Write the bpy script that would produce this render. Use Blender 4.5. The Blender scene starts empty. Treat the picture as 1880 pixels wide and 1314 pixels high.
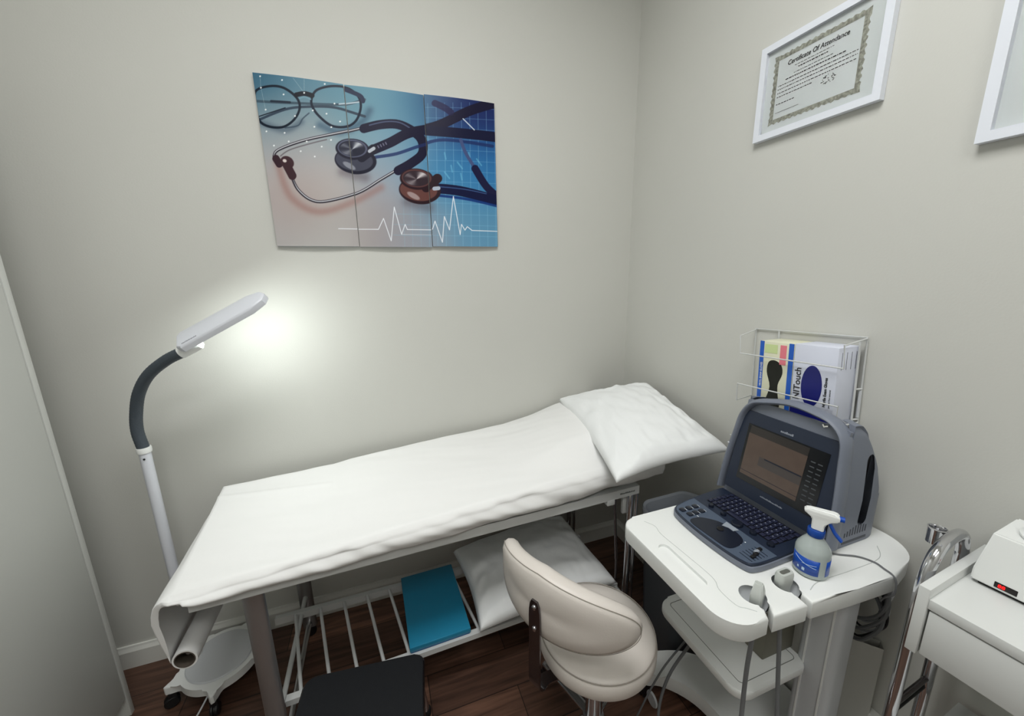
import bpy, bmesh, math, random
import numpy as np
from mathutils import Vector, Matrix, noise
random.seed(7)
C = bpy.context.scene.collection
PI = math.pi
V = Vector

# ------------------------------------------------------------------ materials
def lin(c):
    return tuple(((v/255)/12.92 if v/255 <= .04045 else ((v/255+.055)/1.055)**2.4) for v in c)
MATS = {}
def mat(name, rgb, rough=.5, metal=0., bump=0., bscale=60., emit=0., ecol=None, trans=0., coat=0., alpha=1., var=0., vscale=3., ior=1.45, spec=None):
    if name in MATS: return MATS[name]
    m = bpy.data.materials.new(name); m.use_nodes = True
    nt = m.node_tree; b = nt.nodes['Principled BSDF']; c = lin(rgb)
    b.inputs['Base Color'].default_value = (*c, 1)
    b.inputs['Roughness'].default_value = rough
    b.inputs['Metallic'].default_value = metal
    b.inputs['IOR'].default_value = ior
    if spec is not None: b.inputs['Specular IOR Level'].default_value = spec
    if trans: b.inputs['Transmission Weight'].default_value = trans
    if coat: b.inputs['Coat Weight'].default_value = coat; b.inputs['Coat Roughness'].default_value = .1
    if alpha < 1: b.inputs['Alpha'].default_value = alpha
    if emit:
        b.inputs['Emission Color'].default_value = (*(lin(ecol) if ecol else c), 1)
        b.inputs['Emission Strength'].default_value = emit
    tc = nt.nodes.new('ShaderNodeTexCoord')
    if var:
        n = nt.nodes.new('ShaderNodeTexNoise'); n.inputs['Scale'].default_value = vscale; n.inputs['Detail'].default_value = 4
        r = nt.nodes.new('ShaderNodeValToRGB')
        r.color_ramp.elements[0].position = .35; r.color_ramp.elements[1].position = .65
        r.color_ramp.elements[0].color = (*[v*(1-var) for v in c], 1)
        r.color_ramp.elements[1].color = (*[min(1, v*(1+var)) for v in c], 1)
        nt.links.new(tc.outputs['Object'], n.inputs['Vector']); nt.links.new(n.outputs['Fac'], r.inputs['Fac'])
        nt.links.new(r.outputs['Color'], b.inputs['Base Color'])
    if bump:
        n = nt.nodes.new('ShaderNodeTexNoise'); n.inputs['Scale'].default_value = bscale; n.inputs['Detail'].default_value = 5
        u = nt.nodes.new('ShaderNodeBump'); u.inputs['Strength'].default_value = bump; u.inputs['Distance'].default_value = .002
        nt.links.new(tc.outputs['Object'], n.inputs['Vector'])
        nt.links.new(n.outputs['Fac'], u.inputs['Height']); nt.links.new(u.outputs['Normal'], b.inputs['Normal'])
    MATS[name] = m; return m

def vcol_mat(name, rough=.35):
    m = bpy.data.materials.new(name); m.use_nodes = True
    nt = m.node_tree; b = nt.nodes['Principled BSDF']; b.inputs['Roughness'].default_value = rough; b.inputs['Specular IOR Level'].default_value = .15
    a = nt.nodes.new('ShaderNodeVertexColor'); a.layer_name = 'print'
    nt.links.new(a.outputs['Color'], b.inputs['Base Color']); return m

WALL = mat('wall_paint', (202, 202, 196), .75, bump=.12, bscale=180, var=.012, vscale=1.5)
CEIL = mat('ceiling_paint', (232, 232, 228), .8)
TRIM = mat('trim_paint', (222, 222, 216), .45)
WPLAS = mat('white_plastic', (232, 234, 232), .32)
GPLAS = mat('pale_grey_plastic', (200, 203, 206), .35)
LAMPW = mat('lamp_white_enamel', (214, 217, 224), .3)
CHROME = mat('chrome', (205, 205, 208), .12, 1.)
DCHROME = mat('dark_chrome', (120, 115, 118), .18, 1.)
WMET = mat('white_painted_steel', (205, 207, 206), .4)
BLACK = mat('black_rubber', (16, 17, 19), .6)
BPLAS = mat('black_plastic', (22, 22, 24), .4)
PAPER = mat('white_paper_sheet', (236, 236, 235), .65, bump=.25, bscale=22)
LINEN = mat('white_pillowcase', (236, 238, 238), .8, bump=.35, bscale=45)
VINYL = mat('cream_vinyl', (216, 209, 202), .42, bump=.12, bscale=240)
SEAM = mat('vinyl_seam_thread', (150, 143, 134), .6)
INK = mat('black_ink', (35, 36, 38), .6)

# ------------------------------------------------------------------ mesh helpers
def bm_(): return bmesh.new()
def tidy(bm, smooth):
    bmesh.ops.recalc_face_normals(bm, faces=bm.faces)
    if smooth is None: return
    for f in bm.faces: f.smooth = True
    for e in bm.edges:
        if len(e.link_faces) == 2 and e.calc_face_angle(0) > math.radians(smooth): e.smooth = False
def base_m(o): return Matrix.LocRotScale(o.location, o.rotation_euler, o.scale)
def obj(name, bm, m, parent=None, smooth=40, world=False, label=None, recalc=True):
    if world and parent is not None:
        r = parent
        while r.parent is not None: r = r.parent
        bmesh.ops.transform(bm, matrix=base_m(r).inverted(), verts=bm.verts)
    if recalc: tidy(bm, smooth)
    else:
        for f in bm.faces: f.smooth = True
    me = bpy.data.meshes.new(name); bm.to_mesh(me); bm.free()
    for mm in (m if isinstance(m, (list, tuple)) else [m]): me.materials.append(mm)
    o = bpy.data.objects.new(name, me); C.objects.link(o)
    if parent is not None: o.parent = parent
    if label: o['label'] = label
    return o
def again(src, parent=None, loc=None):
    o = src.copy(); C.objects.link(o); o.parent = parent if parent is not None else src.parent
    if loc is not None: o.location = loc
    return o
def copy_tree(o, parent=None):
    c = o.copy(); C.objects.link(c); c.parent = parent
    for ch in list(o.children): copy_tree(ch, c)
    return c
def tag(o, label, cat, group=None):
    o['label'] = label; o['category'] = cat
    if group: o['group'] = group
    return o
def thing(name, label, cat, loc=(0, 0, 0), rz=0, group=None):
    o = bpy.data.objects.new(name, None); C.objects.link(o); o.empty_display_size = .05
    o.location = loc; o.rotation_euler = (0, 0, rz); return tag(o, label, cat, group)
def struct(name, bm, m, smooth=None):
    o = obj(name, bm, m, smooth=smooth); o['kind'] = 'structure'; return o

def box(bm, lo, hi, bev=0., seg=2, M=None):
    lo = V(lo); hi = V(hi); vs = []
    r = bmesh.ops.create_cube(bm, size=1); vs = r['verts']
    for v in vs: v.co = V([(lo[i]+hi[i])/2 + v.co[i]*(hi[i]-lo[i]) for i in range(3)])
    if bev > 0:
        es = list({e for v in vs for e in v.link_edges})
        r = bmesh.ops.bevel(bm, geom=es, offset=bev, segments=seg, affect='EDGES', profile=.5)
        vs = r['verts']
    if M is not None:
        vs = list({v for v in vs})
        bmesh.ops.transform(bm, matrix=M, verts=vs)
    return vs
def mbox(lo, hi, bev=0., seg=2, M=None):
    bm = bm_(); box(bm, lo, hi, bev, seg)
    if M is not None: bmesh.ops.transform(bm, matrix=M, verts=bm.verts)
    return bm
def rings(bm, rs, close=True, cap=True, mi=0):
    L = [[bm.verts.new(p) for p in r] for r in rs]; n = len(L[0])
    for a, b in zip(L, L[1:]):
        for i in range(n if close else n-1):
            j = (i+1) % n
            f = bm.faces.new((a[i], a[j], b[j], b[i])); f.material_index = mi
    if cap and close:
        bm.faces.new(L[0][::-1]).material_index = mi; bm.faces.new(L[-1]).material_index = mi
    return L
def crspline(pts, n=8, closed=False):
    P = [V(p) for p in pts]; out = []; N = len(P)
    R = range(N if closed else N-1)
    for i in R:
        g = (lambda k: P[k % N]) if closed else (lambda k: P[max(0, min(N-1, k))])
        a, b, c, d = g(i-1), g(i), g(i+1), g(i+2)
        for k in range(n):
            t = k/n
            out.append(.5*((2*b)+(c-a)*t+(2*a-5*b+4*c-d)*t*t+(3*b-a-3*c+d)*t**3))
    if not closed: out.append(P[-1])
    return out
def tube(bm, pts, r, seg=10, spl=0, closed=False, flat=None, mi=0):
    """swept tube; r number or list; flat=(a,b,upvector) elliptic section"""
    P = crspline(pts, spl, closed) if spl else [V(p) for p in pts]
    N = len(P); rs = r if isinstance(r, (list, tuple)) else [r]*N
    if isinstance(r, (list, tuple)) and len(r) != N:
        rs = [r[0]+(r[-1]-r[0])*i/(N-1) for i in range(N)] if len(r) == 2 else [np.interp(i/(N-1), np.linspace(0, 1, len(r)), r) for i in range(N)]
    T = []
    for i in range(N):
        if closed: t = P[(i+1) % N]-P[i-1]
        else: t = P[min(i+1, N-1)]-P[max(i-1, 0)]
        T.append(t.normalized() if t.length > 1e-9 else V((0, 0, 1)))
    if flat: up = V(flat[2])
    else: up = V((0, 0, 1)) if abs(T[0].z) < .9 else V((1, 0, 0))
    out = []
    for i in range(N):
        u = up - T[i]*up.dot(T[i]); u.normalize(); w = T[i].cross(u)
        if not flat: up = u
        a, b = (flat[0], flat[1]) if flat else (rs[i], rs[i])
        out.append([P[i]+u*a*math.cos(2*PI*k/seg)+w*b*math.sin(2*PI*k/seg) for k in range(seg)])
    if closed: out.append(out[0])
    rings(bm, out, cap=not closed, mi=mi)
    if closed: bmesh.ops.remove_doubles(bm, verts=bm.verts, dist=1e-6)
def mtube(pts, r, **k):
    bm = bm_(); tube(bm, pts, r, **k); return bm
def lathe(bm, prof, c=(0, 0, 0), seg=32, axis='z', cap=True, mi=0):
    c = V(c); rs = []
    for r, h in prof:
        ring = []
        for k in range(seg):
            a = 2*PI*k/seg; x, y = max(r, 1e-5)*math.cos(a), max(r, 1e-5)*math.sin(a)
            p = {'z': (x, y, h), 'x': (h, x, y), 'y': (x, h, y)}[axis]
            ring.append(c+V(p))
        rs.append(ring)
    rings(bm, rs, cap=cap, mi=mi)
def mlathe(prof, c=(0, 0, 0), seg=32, axis='z', cap=True):
    bm = bm_(); lathe(bm, prof, c, seg, axis, cap); return bm
def rrect(x0, y0, x1, y1, r, n=6):
    rr = r if isinstance(r, (list, tuple)) else [r]*4   # corners: x1y1, x0y1, x0y0, x1y0
    out = []
    for (cx, cy, a0), q in zip(((x1, y1, 0), (x0, y1, 90), (x0, y0, 180), (x1, y0, 270)), rr):
        ax = cx - q*(1 if cx == x1 else -1); ay = cy - q*(1 if cy == y1 else -1)
        for k in range(n+1):
            a = math.radians(a0+90*k/n); out.append((ax+q*math.cos(a), ay+q*math.sin(a)))
    return out
def prism(bm, poly, z0, z1, bev=0., seg=3, bevbot=None, mi=0, mp=None):
    """extrude a 2-D polygon; mp maps (x,y,z)->Vector"""
    mp = mp or (lambda x, y, z: V((x, y, z)))
    a = [bm.verts.new((x, y, z0)) for x, y in poly]; b = [bm.verts.new((x, y, z1)) for x, y in poly]
    n = len(poly); fs = []
    fb = bm.faces.new(a[::-1]); ft = bm.faces.new(b)
    for i in range(n): fs.append(bm.faces.new((a[i], a[(i+1) % n], b[(i+1) % n], b[i])))
    for f in fs+[fb, ft]: f.material_index = mi
    if bev:
        bmesh.ops.bevel(bm, geom=list(ft.edges), offset=bev, segments=seg, affect='EDGES', profile=.5, clamp_overlap=True)
        if bevbot: bmesh.ops.bevel(bm, geom=list(fb.edges), offset=bevbot, segments=2, affect='EDGES', profile=.5)
    for v in bm.verts: v.co = mp(*v.co)
def mprism(*a, **k):
    bm = bm_(); prism(bm, *a, **k); return bm
def boolean(o, bms):
    """subtract closed bmeshes (root-local coords) from o's mesh"""
    cut = bm_()
    for b in bms:
        me = bpy.data.meshes.new('tmp'); b.to_mesh(me); b.free(); cut.from_mesh(me); bpy.data.meshes.remove(me)
    bmesh.ops.recalc_face_normals(cut, faces=cut.faces)
    me = bpy.data.meshes.new('cutter'); cut.to_mesh(me); cut.free()
    k = bpy.data.objects.new('cutter', me); C.objects.link(k); k.matrix_world = Matrix.Identity(4)
    keep = o.parent, o.matrix_basis.copy(); o.parent = None; o.matrix_basis = Matrix.Identity(4)
    md = o.modifiers.new('b', 'BOOLEAN'); md.object = k; md.operation = 'DIFFERENCE'; md.solver = 'EXACT'
    bpy.context.view_layer.update()
    dg = bpy.context.evaluated_depsgraph_get()
    me2 = bpy.data.meshes.new_from_object(o.evaluated_get(dg)); o.modifiers.clear()
    old = o.data; nm = old.name; o.data = me2; bpy.data.meshes.remove(old); me2.name = nm
    bpy.data.objects.remove(k); bpy.data.meshes.remove(me)
    o.parent, o.matrix_basis = keep
    bm = bm_(); bm.from_mesh(me2); tidy(bm, 35); bm.to_mesh(me2); bm.free()
def text(bm, s, size, o, u, v, mi=0, align='LEFT', bold=0., depth=.0002, sx=1., shear=0.):
    cu = bpy.data.curves.new('t', 'FONT'); cu.body = s; cu.size = size; cu.align_x = align
    cu.offset = bold; cu.extrude = depth; cu.resolution_u = 3; cu.shear = shear
    ob = bpy.data.objects.new('t', cu); C.objects.link(ob)
    bpy.context.view_layer.update()
    me = bpy.data.meshes.new_from_object(ob.evaluated_get(bpy.context.evaluated_depsgraph_get()))
    u = V(u).normalized(); v = V(v).normalized(); n = u.cross(v); o = V(o)
    vs = [bm.verts.new(o+u*p.co.x*sx+v*p.co.y+n*(p.co.z+depth)) for p in me.vertices]
    for p in me.polygons:
        try: bm.faces.new([vs[i] for i in p.vertices]).material_index = mi
        except ValueError: pass
    bpy.data.objects.remove(ob); bpy.data.curves.remove(cu); bpy.data.meshes.remove(me)
def quad(bm, ps, mi=0):
    bm.faces.new([bm.verts.new(p) for p in ps]).material_index = mi
def slab(bm, o, u, v, w, h, d, mi=0):
    """thin box: corner o, width w along u, height h along v, thickness d outward"""
    o = V(o); u = V(u).normalized(); v = V(v).normalized(); n = u.cross(v)
    c = [o, o+u*w, o+u*w+v*h, o+v*h]; a = [bm.verts.new(p) for p in c]; b = [bm.verts.new(p+n*d) for p in c]
    for f in ((a[3], a[2], a[1], a[0]), b, *[(a[i], a[(i+1) % 4], b[(i+1) % 4], b[i]) for i in range(4)]):
        bm.faces.new(f).material_index = mi
def dashes(bm, o, u, v, w, h, seed=1, gap=.0006):
    """small strokes standing for print too fine to read"""
    r = random.Random(seed); u = V(u).normalized(); v = V(v).normalized(); x = 0
    while x < w:
        k = r.uniform(.25, .6)*h; hh = h*r.choice((.7, .7, 1.)); slab(bm, V(o)+u*x, u, v, k, hh, .0002); x += k+gap
def interp(x, tab):
    return float(np.interp(x, [t[0] for t in tab], [t[1] for t in tab]))
def nz(x, y, z=0.): return noise.noise(V((x, y, z)))

# ------------------------------------------------------------------ room
RX0, RY0, RH = -2.87, -3.3, 3.15
def floor_mat():
    m = bpy.data.materials.new('dark_wood_laminate'); m.use_nodes = True
    nt = m.node_tree; b = nt.nodes['Principled BSDF']; L = nt.links.new
    tc = nt.nodes.new('ShaderNodeTexCoord')
    br = nt.nodes.new('ShaderNodeTexBrick'); br.offset = .37
    br.inputs['Color1'].default_value = (*lin((120, 88, 72)), 1); br.inputs['Color2'].default_value = (*lin((82, 59, 48)), 1)
    br.inputs['Mortar'].default_value = (*lin((22, 15, 12)), 1)
    br.inputs['Scale'].default_value = 1; br.inputs['Mortar Size'].default_value = .0015
    br.inputs['Brick Width'].default_value = .9; br.inputs['Row Height'].default_value = .16
    mp = nt.nodes.new('ShaderNodeMapping'); mp.inputs['Scale'].default_value = (1.5, 22, 1)
    n = nt.nodes.new('ShaderNodeTexNoise'); n.inputs['Scale'].default_value = 2.2; n.inputs['Detail'].default_value = 7; n.inputs['Distortion'].default_value = .6
    r = nt.nodes.new('ShaderNodeValToRGB'); r.color_ramp.elements[0].position = .3; r.color_ramp.elements[1].position = .72
    r.color_ramp.elements[0].color = (.35, .33, .32, 1); r.color_ramp.elements[1].color = (1.3, 1.25, 1.2, 1)
    mx = nt.nodes.new('ShaderNodeMix'); mx.data_type = 'RGBA'; mx.blend_type = 'MULTIPLY'; mx.inputs[0].default_value = 1
    L(tc.outputs['Object'], br.inputs['Vector']); L(tc.outputs['Object'], mp.inputs['Vector']); L(mp.outputs[0], n.inputs['Vector'])
    L(n.outputs['Fac'], r.inputs['Fac']); L(br.outputs['Color'], mx.inputs[6]); L(r.outputs['Color'], mx.inputs[7])
    L(mx.outputs[2], b.inputs['Base Color']); b.inputs['Roughness'].default_value = .42
    return m
struct('floor', mbox((RX0-.1, RY0-.1, -.1), (.1, .1, 0)), floor_mat())
struct('ceiling', mbox((RX0-.1, RY0-.1, RH), (.1, .1, RH+.1)), CEIL)
struct('wall_back', mbox((RX0-.1, 0, 0), (.1, .1, RH)), WALL)
struct('wall_right', mbox((0, RY0-.1, 0), (.1, 0, RH)), WALL)
struct('wall_left', mbox((RX0-.1, RY0-.1, 0), (RX0, 0, RH)), WALL)
struct('wall_front', mbox((RX0, RY0-.1, 0), (0, RY0, RH)), WALL)
def skirting(name, p0, p1, nrm):
    p0, p1, nrm = V(p0), V(p1), V(nrm)
    prof = [(0, 0), (.016, 0), (.016, .078), (.009, .092), (.007, .1), (0, .1)]
    bm = bm_(); rings(bm, [[p+nrm*a+V((0, 0, h)) for a, h in prof] for p in (p0, p1)])
    struct(name, bm, TRIM)
skirting('baseboard_back', (RX0, 0, 0), (0, 0, 0), (0, -1, 0))
skirting('baseboard_right', (0, -.016, 0), (0, RY0, 0), (-1, 0, 0))
skirting('baseboard_left', (RX0, -.016, 0), (RX0, RY0, 0), (1, 0, 0))
struct('trim_1', mbox((-.03, -1.75, .25), (0, -1.24, .31), .004), TRIM)

# ceiling lights (the room's lamps, above the frame)
LEDP = mat('light_diffuser', (255, 255, 250), .5, emit=3.)
def ceiling_light(x, y, lbl, power, first=None):
    t = thing('ceiling_light', lbl, 'ceiling light', (x, y, RH-.03), 0, 'ceiling light panels')
    bm = bm_()
    for lo, hi in (((-.61, -.31, 0), (.61, -.28, .03)), ((-.61, .28, 0), (.61, .31, .03)), ((-.61, -.28, 0), (-.58, .28, .03)), ((.58, -.28, 0), (.61, .28, .03))): box(bm, lo, hi)
    obj('frame', bm, WMET, t)
    obj('diffuser', mbox((-.58, -.28, .008), (.58, .28, .028)), LEDP, t)
    l = bpy.data.lights.new('ceiling_lamp', 'AREA'); l.shape = 'RECTANGLE'; l.size = 1.14; l.size_y = .54; l.energy = power; l.color = (.995, 1, 1)
    o = bpy.data.objects.new('lamp_light', l); C.objects.link(o); o.parent = t; o.location = (0, 0, .002)
ceiling_light(-1.25, -1.35, 'long white ceiling light panel above the treatment bed side', 27)
ceiling_light(-1.25, -2.65, 'long white ceiling light panel near the entrance wall', 12)

# ------------------------------------------------------------------ wardrobe at the left
t = thing('wardrobe', 'tall plain white wardrobe standing at the left beside the lamp', 'wardrobe', (-2.58, -.9, 0))
WL = mat('white_laminate', (205, 207, 203), .4)
bm = bm_(); box(bm, (-2.85, -.242, 0), (-2.302, -.222, 2.25), .001); box(bm, (-2.85, -1.72, 0), (-2.302, -1.70, 2.25), .001)
box(bm, (-2.85, -1.70, .0), (-2.32, -.242, .08)); box(bm, (-2.85, -1.70, 2.23), (-2.302, -.242, 2.25)); box(bm, (-2.86, -1.72, 0), (-2.85, -.222, 2.25))
obj('body', bm, WL, t, world=True)
for y0, y1, hy in ((-.97, -.246, -.93), (-1.696, -.974, -1.01)):
    d = obj('door', mbox((-2.319, y0, .085), (-2.303, y1, 2.226), .001), WL, t, world=True)
    hb = bm_(); tube(hb, [(-2.303, hy, 1.0), (-2.275, hy, 1.0), (-2.275, hy, 1.14), (-2.303, hy, 1.14)], .005)
    obj('handle', hb, CHROME, d, world=True)

# ------------------------------------------------------------------ wall print (three panels)
CORN = [(90, 122), (1612, 333), (1632, 1225), (248, 1212)]     # print corners in the artwork's own drawing units
def homog(dst):
    src = [(0, 1), (1, 1), (1, 0), (0, 0)]; A = []; B = []
    for (u, v), (x, y) in zip(src, dst):
        A.append([u, v, 1, 0, 0, 0, -u*x, -v*x]); B.append(x); A.append([0, 0, 0, u, v, 1, -u*y, -v*y]); B.append(y)
    return np.append(np.linalg.solve(np.array(A, float), np.array(B, float)), 1).reshape(3, 3)
HM = homog(CORN)
def art(U, W):
    d = HM[2, 0]*U+HM[2, 1]*W+1
    X = (HM[0, 0]*U+HM[0, 1]*W+HM[0, 2])/d; Y = (HM[1, 0]*U+HM[1, 1]*W+HM[1, 2])/d
    S = [(120, 150, 62, 104, 128), (400, 180, 78, 124, 146), (650, 230, 92, 142, 162), (900, 300, 100, 152, 172), (1100, 320, 62, 112, 146), (1300, 320, 38, 52, 98), (1550, 360, 32, 36, 86),
         (200, 420, 120, 146, 158), (450, 420, 140, 160, 168), (750, 420, 128, 160, 172), (1000, 400, 112, 160, 178), (1150, 380, 84, 136, 166), (1350, 420, 36, 56, 112), (1580, 460, 28, 38, 92),
         (180, 600, 180, 180, 182), (450, 620, 182, 180, 182), (900, 540, 140, 172, 188), (1080, 560, 110, 158, 184), (1300, 650, 56, 124, 174), (1550, 640, 40, 108, 168), (1000, 650, 140, 164, 184),
         (250, 850, 186, 176, 174), (550, 850, 190, 184, 182), (900, 780, 172, 172, 180), (1300, 760, 70, 142, 186), (1560, 760, 50, 122, 178), (380, 960, 178, 158, 154),
         (300, 1100, 186, 184, 184), (600, 1100, 184, 180, 178), (900, 1100, 172, 164, 164), (1100, 1100, 154, 156, 166), (1300, 1050, 104, 154, 186), (1560, 1050, 84, 144, 182), (500, 1190, 190, 188, 186), (1150, 1190, 168, 168, 176), (1550, 1190, 110, 158, 188)]
    col = np.zeros(X.shape+(3,)); wt = np.zeros(X.shape)
    for x, y, r, g, b in S:
        w = np.exp(-((X-x)**2+(Y-y)**2)/(2*130**2))+1e-9
        wt += w; col += w[..., None]*np.array([r, g, b])
    col /= wt[..., None]
    def over(mask, c):
        nonlocal col
        m = np.clip(mask, 0, 1)[..., None]; col = col*(1-m)+np.array(c, float)*m
    def dist(pts, closed=False):
        P = list(pts)+([pts[0]] if closed else []); D = np.full(X.shape, 1e9)
        for (x0, y0), (x1, y1) in zip(P, P[1:]):
            dx, dy = x1-x0, y1-y0; L = dx*dx+dy*dy+1e-9
            q = np.clip(((X-x0)*dx+(Y-y0)*dy)/L, 0, 1)
            D = np.minimum(D, np.hypot(X-x0-q*dx, Y-y0-q*dy))
        return D
    def sm(pts, closed=False): return [(p.x, p.y) for p in crspline([(x, y, 0) for x, y in pts], 6, closed)]
    def line(pts, w, c, a=1., soft=3, smooth=True, closed=False):
        over(a*np.clip((w/2-dist(sm(pts, closed) if smooth else pts, closed))/soft+.5, 0, 1), c)
    def glow(pts, w, c, a):
        over(a*np.exp(-(dist(sm(pts))/w)**2), c)
    def ell(cx, cy, rx, ry, c, rot=0., a=1., soft=4):
        ca, sa = math.cos(rot), math.sin(rot); x = (X-cx)*ca+(Y-cy)*sa; y = -(X-cx)*sa+(Y-cy)*ca
        over(a*np.clip((1-np.hypot(x/rx, y/ry))*min(rx, ry)/soft+.5, 0, 1), c)
    # grid on the right part of the print
    for gx in range(1050, 1640, 52): line([(gx, 1225), (gx-10, 330 if gx > 1170 else 900)], 3, (150, 200, 225), .45 if gx > 1170 else .3, 2, False)
    for gy in range(360, 1200, 66): line([(1180 if gy < 980 else 980, gy-6), (1640, gy+12)], 3, (140, 195, 225), .4, 2, False)
    for k, (gx, gy) in enumerate(((1300, 640), (1380, 700), (1450, 640), (1500, 680), (1340, 720), (1300, 760), (1400, 770))):
        line([(gx, gy), (gx+(30 if k % 2 else 8), gy+40)], 9, (120, 195, 225), .5, 3, False)
    # glasses
    glow([(520, 460), (640, 500), (780, 440), (830, 370)], 26, (70, 96, 118), .7); glow([(150, 440), (300, 490), (400, 440)], 22, (80, 96, 112), .6)
    gl = [(112, 240), (200, 212), (290, 225), (370, 285), (392, 350), (360, 420), (290, 468), (200, 465), (135, 425), (112, 330)]
    gr = [(468, 290), (500, 240), (590, 215), (690, 225), (760, 280), (775, 350), (745, 430), (680, 468), (590, 462), (510, 400), (470, 340)]
    line([(90, 300), (300, 318), (640, 330), (800, 300)], 16, (70, 90, 104)); line([(210, 306), (330, 316)], 14, (40, 48, 62)); line([(640, 326), (790, 312)], 9, (190, 205, 215))
    line([(120, 425), (300, 360), (440, 345), (620, 350), (800, 405)], 16, (58, 72, 88)); line([(130, 400), (300, 350)], 7, (30, 36, 50))
    line(gl, 15, (24, 34, 48), closed=True); line(gr, 15, (24, 34, 52), closed=True)
    line([(680, 235), (770, 275), (790, 310)], 26, (40, 48, 74)); line([(370, 270), (420, 262), (470, 275)], 30, (18, 24, 36)); line([(390, 292), (425, 284), (460, 298)], 8, (120, 160, 176))
    line([(300, 475), (380, 462), (410, 420), (450, 385)], 9, (60, 76, 92), .8)
    # stethoscope: steel tubes
    glow([(250, 690), (330, 900), (500, 1000), (700, 950), (900, 850)], 26, (160, 120, 112), .55)
    for off, w, c in ((0, 19, (70, 62, 72)), (-2, 6, (206, 208, 214)), (6, 4, (34, 34, 44))):
        line([(228, 650+off), (255, 612+off), (400, 560+off), (600, 515+off), (800, 474+off)], w, c)
        line([(340, 780), (380, 860+off), (460, 925+off), (560, 935+off), (760, 880+off), (900, 800+off), (1020, 730+off)], w, c)
    line([(270, 650), (330, 612), (470, 572), (560, 550)], 8, (108, 100, 106), .8)
    line([(240, 665), (262, 700)], 46, (58, 40, 48)); ell(312, 690, 46, 36, (70, 48, 54), .6); line([(300, 690), (345, 775)], 52, (66, 44, 50)); ell(296, 680, 13, 10, (226, 214, 210), .4)
    # rubber tubing
    NV = (26, 24, 50)
    line([(795, 480), (900, 458), (1010, 458), (1110, 505), (1160, 560), (1160, 640), (1090, 700), (1010, 745)], 58, NV)
    line([(830, 460), (930, 440), (1020, 446), (1100, 490)], 8, (112, 130, 160), .6)
    line([(850, 615), (960, 570), (1080, 510), (1260, 470), (1460, 380), (1620, 330)], 62, NV); line([(1200, 500), (1400, 520), (1640, 545)], 62, (22, 24, 54))
    line([(870, 660), (1000, 640), (1150, 590), (1300, 560), (1600, 600)], 20, (30, 46, 96), .8)
    line([(1240, 330), (1300, 360), (1340, 390)], 40, (34, 30, 70), .8)
    line([(1400, 560), (1430, 640), (1490, 740)], 20, (70, 84, 128)); line([(1490, 740), (1560, 850), (1640, 920)], 46, (26, 26, 62))
    line([(1240, 860), (1400, 880), (1640, 940)], 62, (16, 22, 60)); line([(1260, 905), (1440, 930), (1640, 975)], 16, (10, 40, 110), .8); line([(1260, 850), (1420, 868), (1560, 896)], 6, (70, 100, 150), .8)
    for k in range(6): line([(850+k*16, 604-k*7), (856+k*16, 616-k*7)], 7, (150, 150, 170), .7, 2, False)
    # chest pieces
    for cx, cy, d1, d2, d3, lo in ((742, 700, (34, 34, 50), (92, 96, 118), (210, 214, 222), (70, 72, 88)), (1145, 890, (44, 26, 34), (96, 62, 62), (226, 220, 222), (104, 66, 62))):
        glow([(cx-80, cy+50), (cx+60, cy+85)], 34, (100, 90, 96), .5)
        ell(cx, cy-20, 132, 84, d1, .12); ell(cx-8, cy-22, 118, 66, lo, .12); ell(cx-40, cy+12, 44, 16, d3, .5, .5)
        line([(cx+40, cy-40), (cx+110, cy-90)], 60, d1)
        ell(cx-20, cy-92, 106, 66, d1, .1); ell(cx-20, cy-97, 94, 56, d2, .1)
        ell(cx-22, cy-96, 84, 48, (40, 42, 58) if cx < 900 else (52, 40, 48), .1)
        ang = np.arctan2((Y-cy+92)/.6, X-cx+20); rad = np.hypot((X-cx+22)/80, (Y-cy+96)/45)
        inn = np.clip((1-rad)*14, 0, 1)
        over(inn*np.exp(-(np.angle(np.exp(1j*(ang+.95)))/.42)**2)*.9, d3); over(inn*np.exp(-(np.angle(np.exp(1j*(ang-2.3)))/.5)**2)*.45, d3); over(inn*np.exp(-(np.angle(np.exp(1j*(ang+2.5)))/.3)**2)*.35, d3)
    line([(830, 622), (856, 606)], 22, (190, 196, 206)); line([(1236, 862), (1262, 860)], 24, (180, 190, 206))
    # ecg traces and sparkles
    line([(635, 1106), (885, 1110), (917, 1042), (965, 1182), (984, 972), (1030, 1142), (1052, 1080), (1066, 1112), (1225, 1114), (1240, 1064), (1286, 1196), (1298, 1036), (1330, 1120), (1354, 912), (1396, 1150), (1404, 1086), (1426, 1122), (1440, 1100), (1470, 1124), (1640, 1130)], 5, (240, 244, 250), .95, 2, False)
    line([(1030, 1142), (1225, 1146)], 3, (230, 235, 240), .7, 2, False); line([(1415, 430), (1486, 500)], 6, (225, 235, 245), .9, 2, False)
    for x, y in ((140, 148), (145, 220), (280, 176), (290, 266), (420, 258), (549, 202), (610, 324), (474, 368), (560, 388), (175, 358), (362, 402), (645, 436), (484, 470), (590, 472), (180, 494), (296, 506), (322, 560), (228, 584), (398, 622), (530, 594), (486, 656), (588, 552), (436, 562)):
        ell(x, y, 5.5, 5, (246, 250, 252), 0, 1, 3)
    line([(140, 148), (145, 220), (175, 358)], 2, (210, 225, 230), .5, 2, False); line([(350, 165), (420, 258), (420, 165)], 2, (210, 225, 230), .5, 2, False)
    c = np.clip(col/255, 0, 1); return np.where(c <= .04045, c/12.92, ((c+.055)/1.055)**2.4)
PRINT = vcol_mat('glossy_photo_print', .3)
PEDGE = mat('panel_edge', (190, 196, 205), .5)
PX0, PX1, PZ0, PZ1 = -1.642, -.741, 1.720, 2.316
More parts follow.
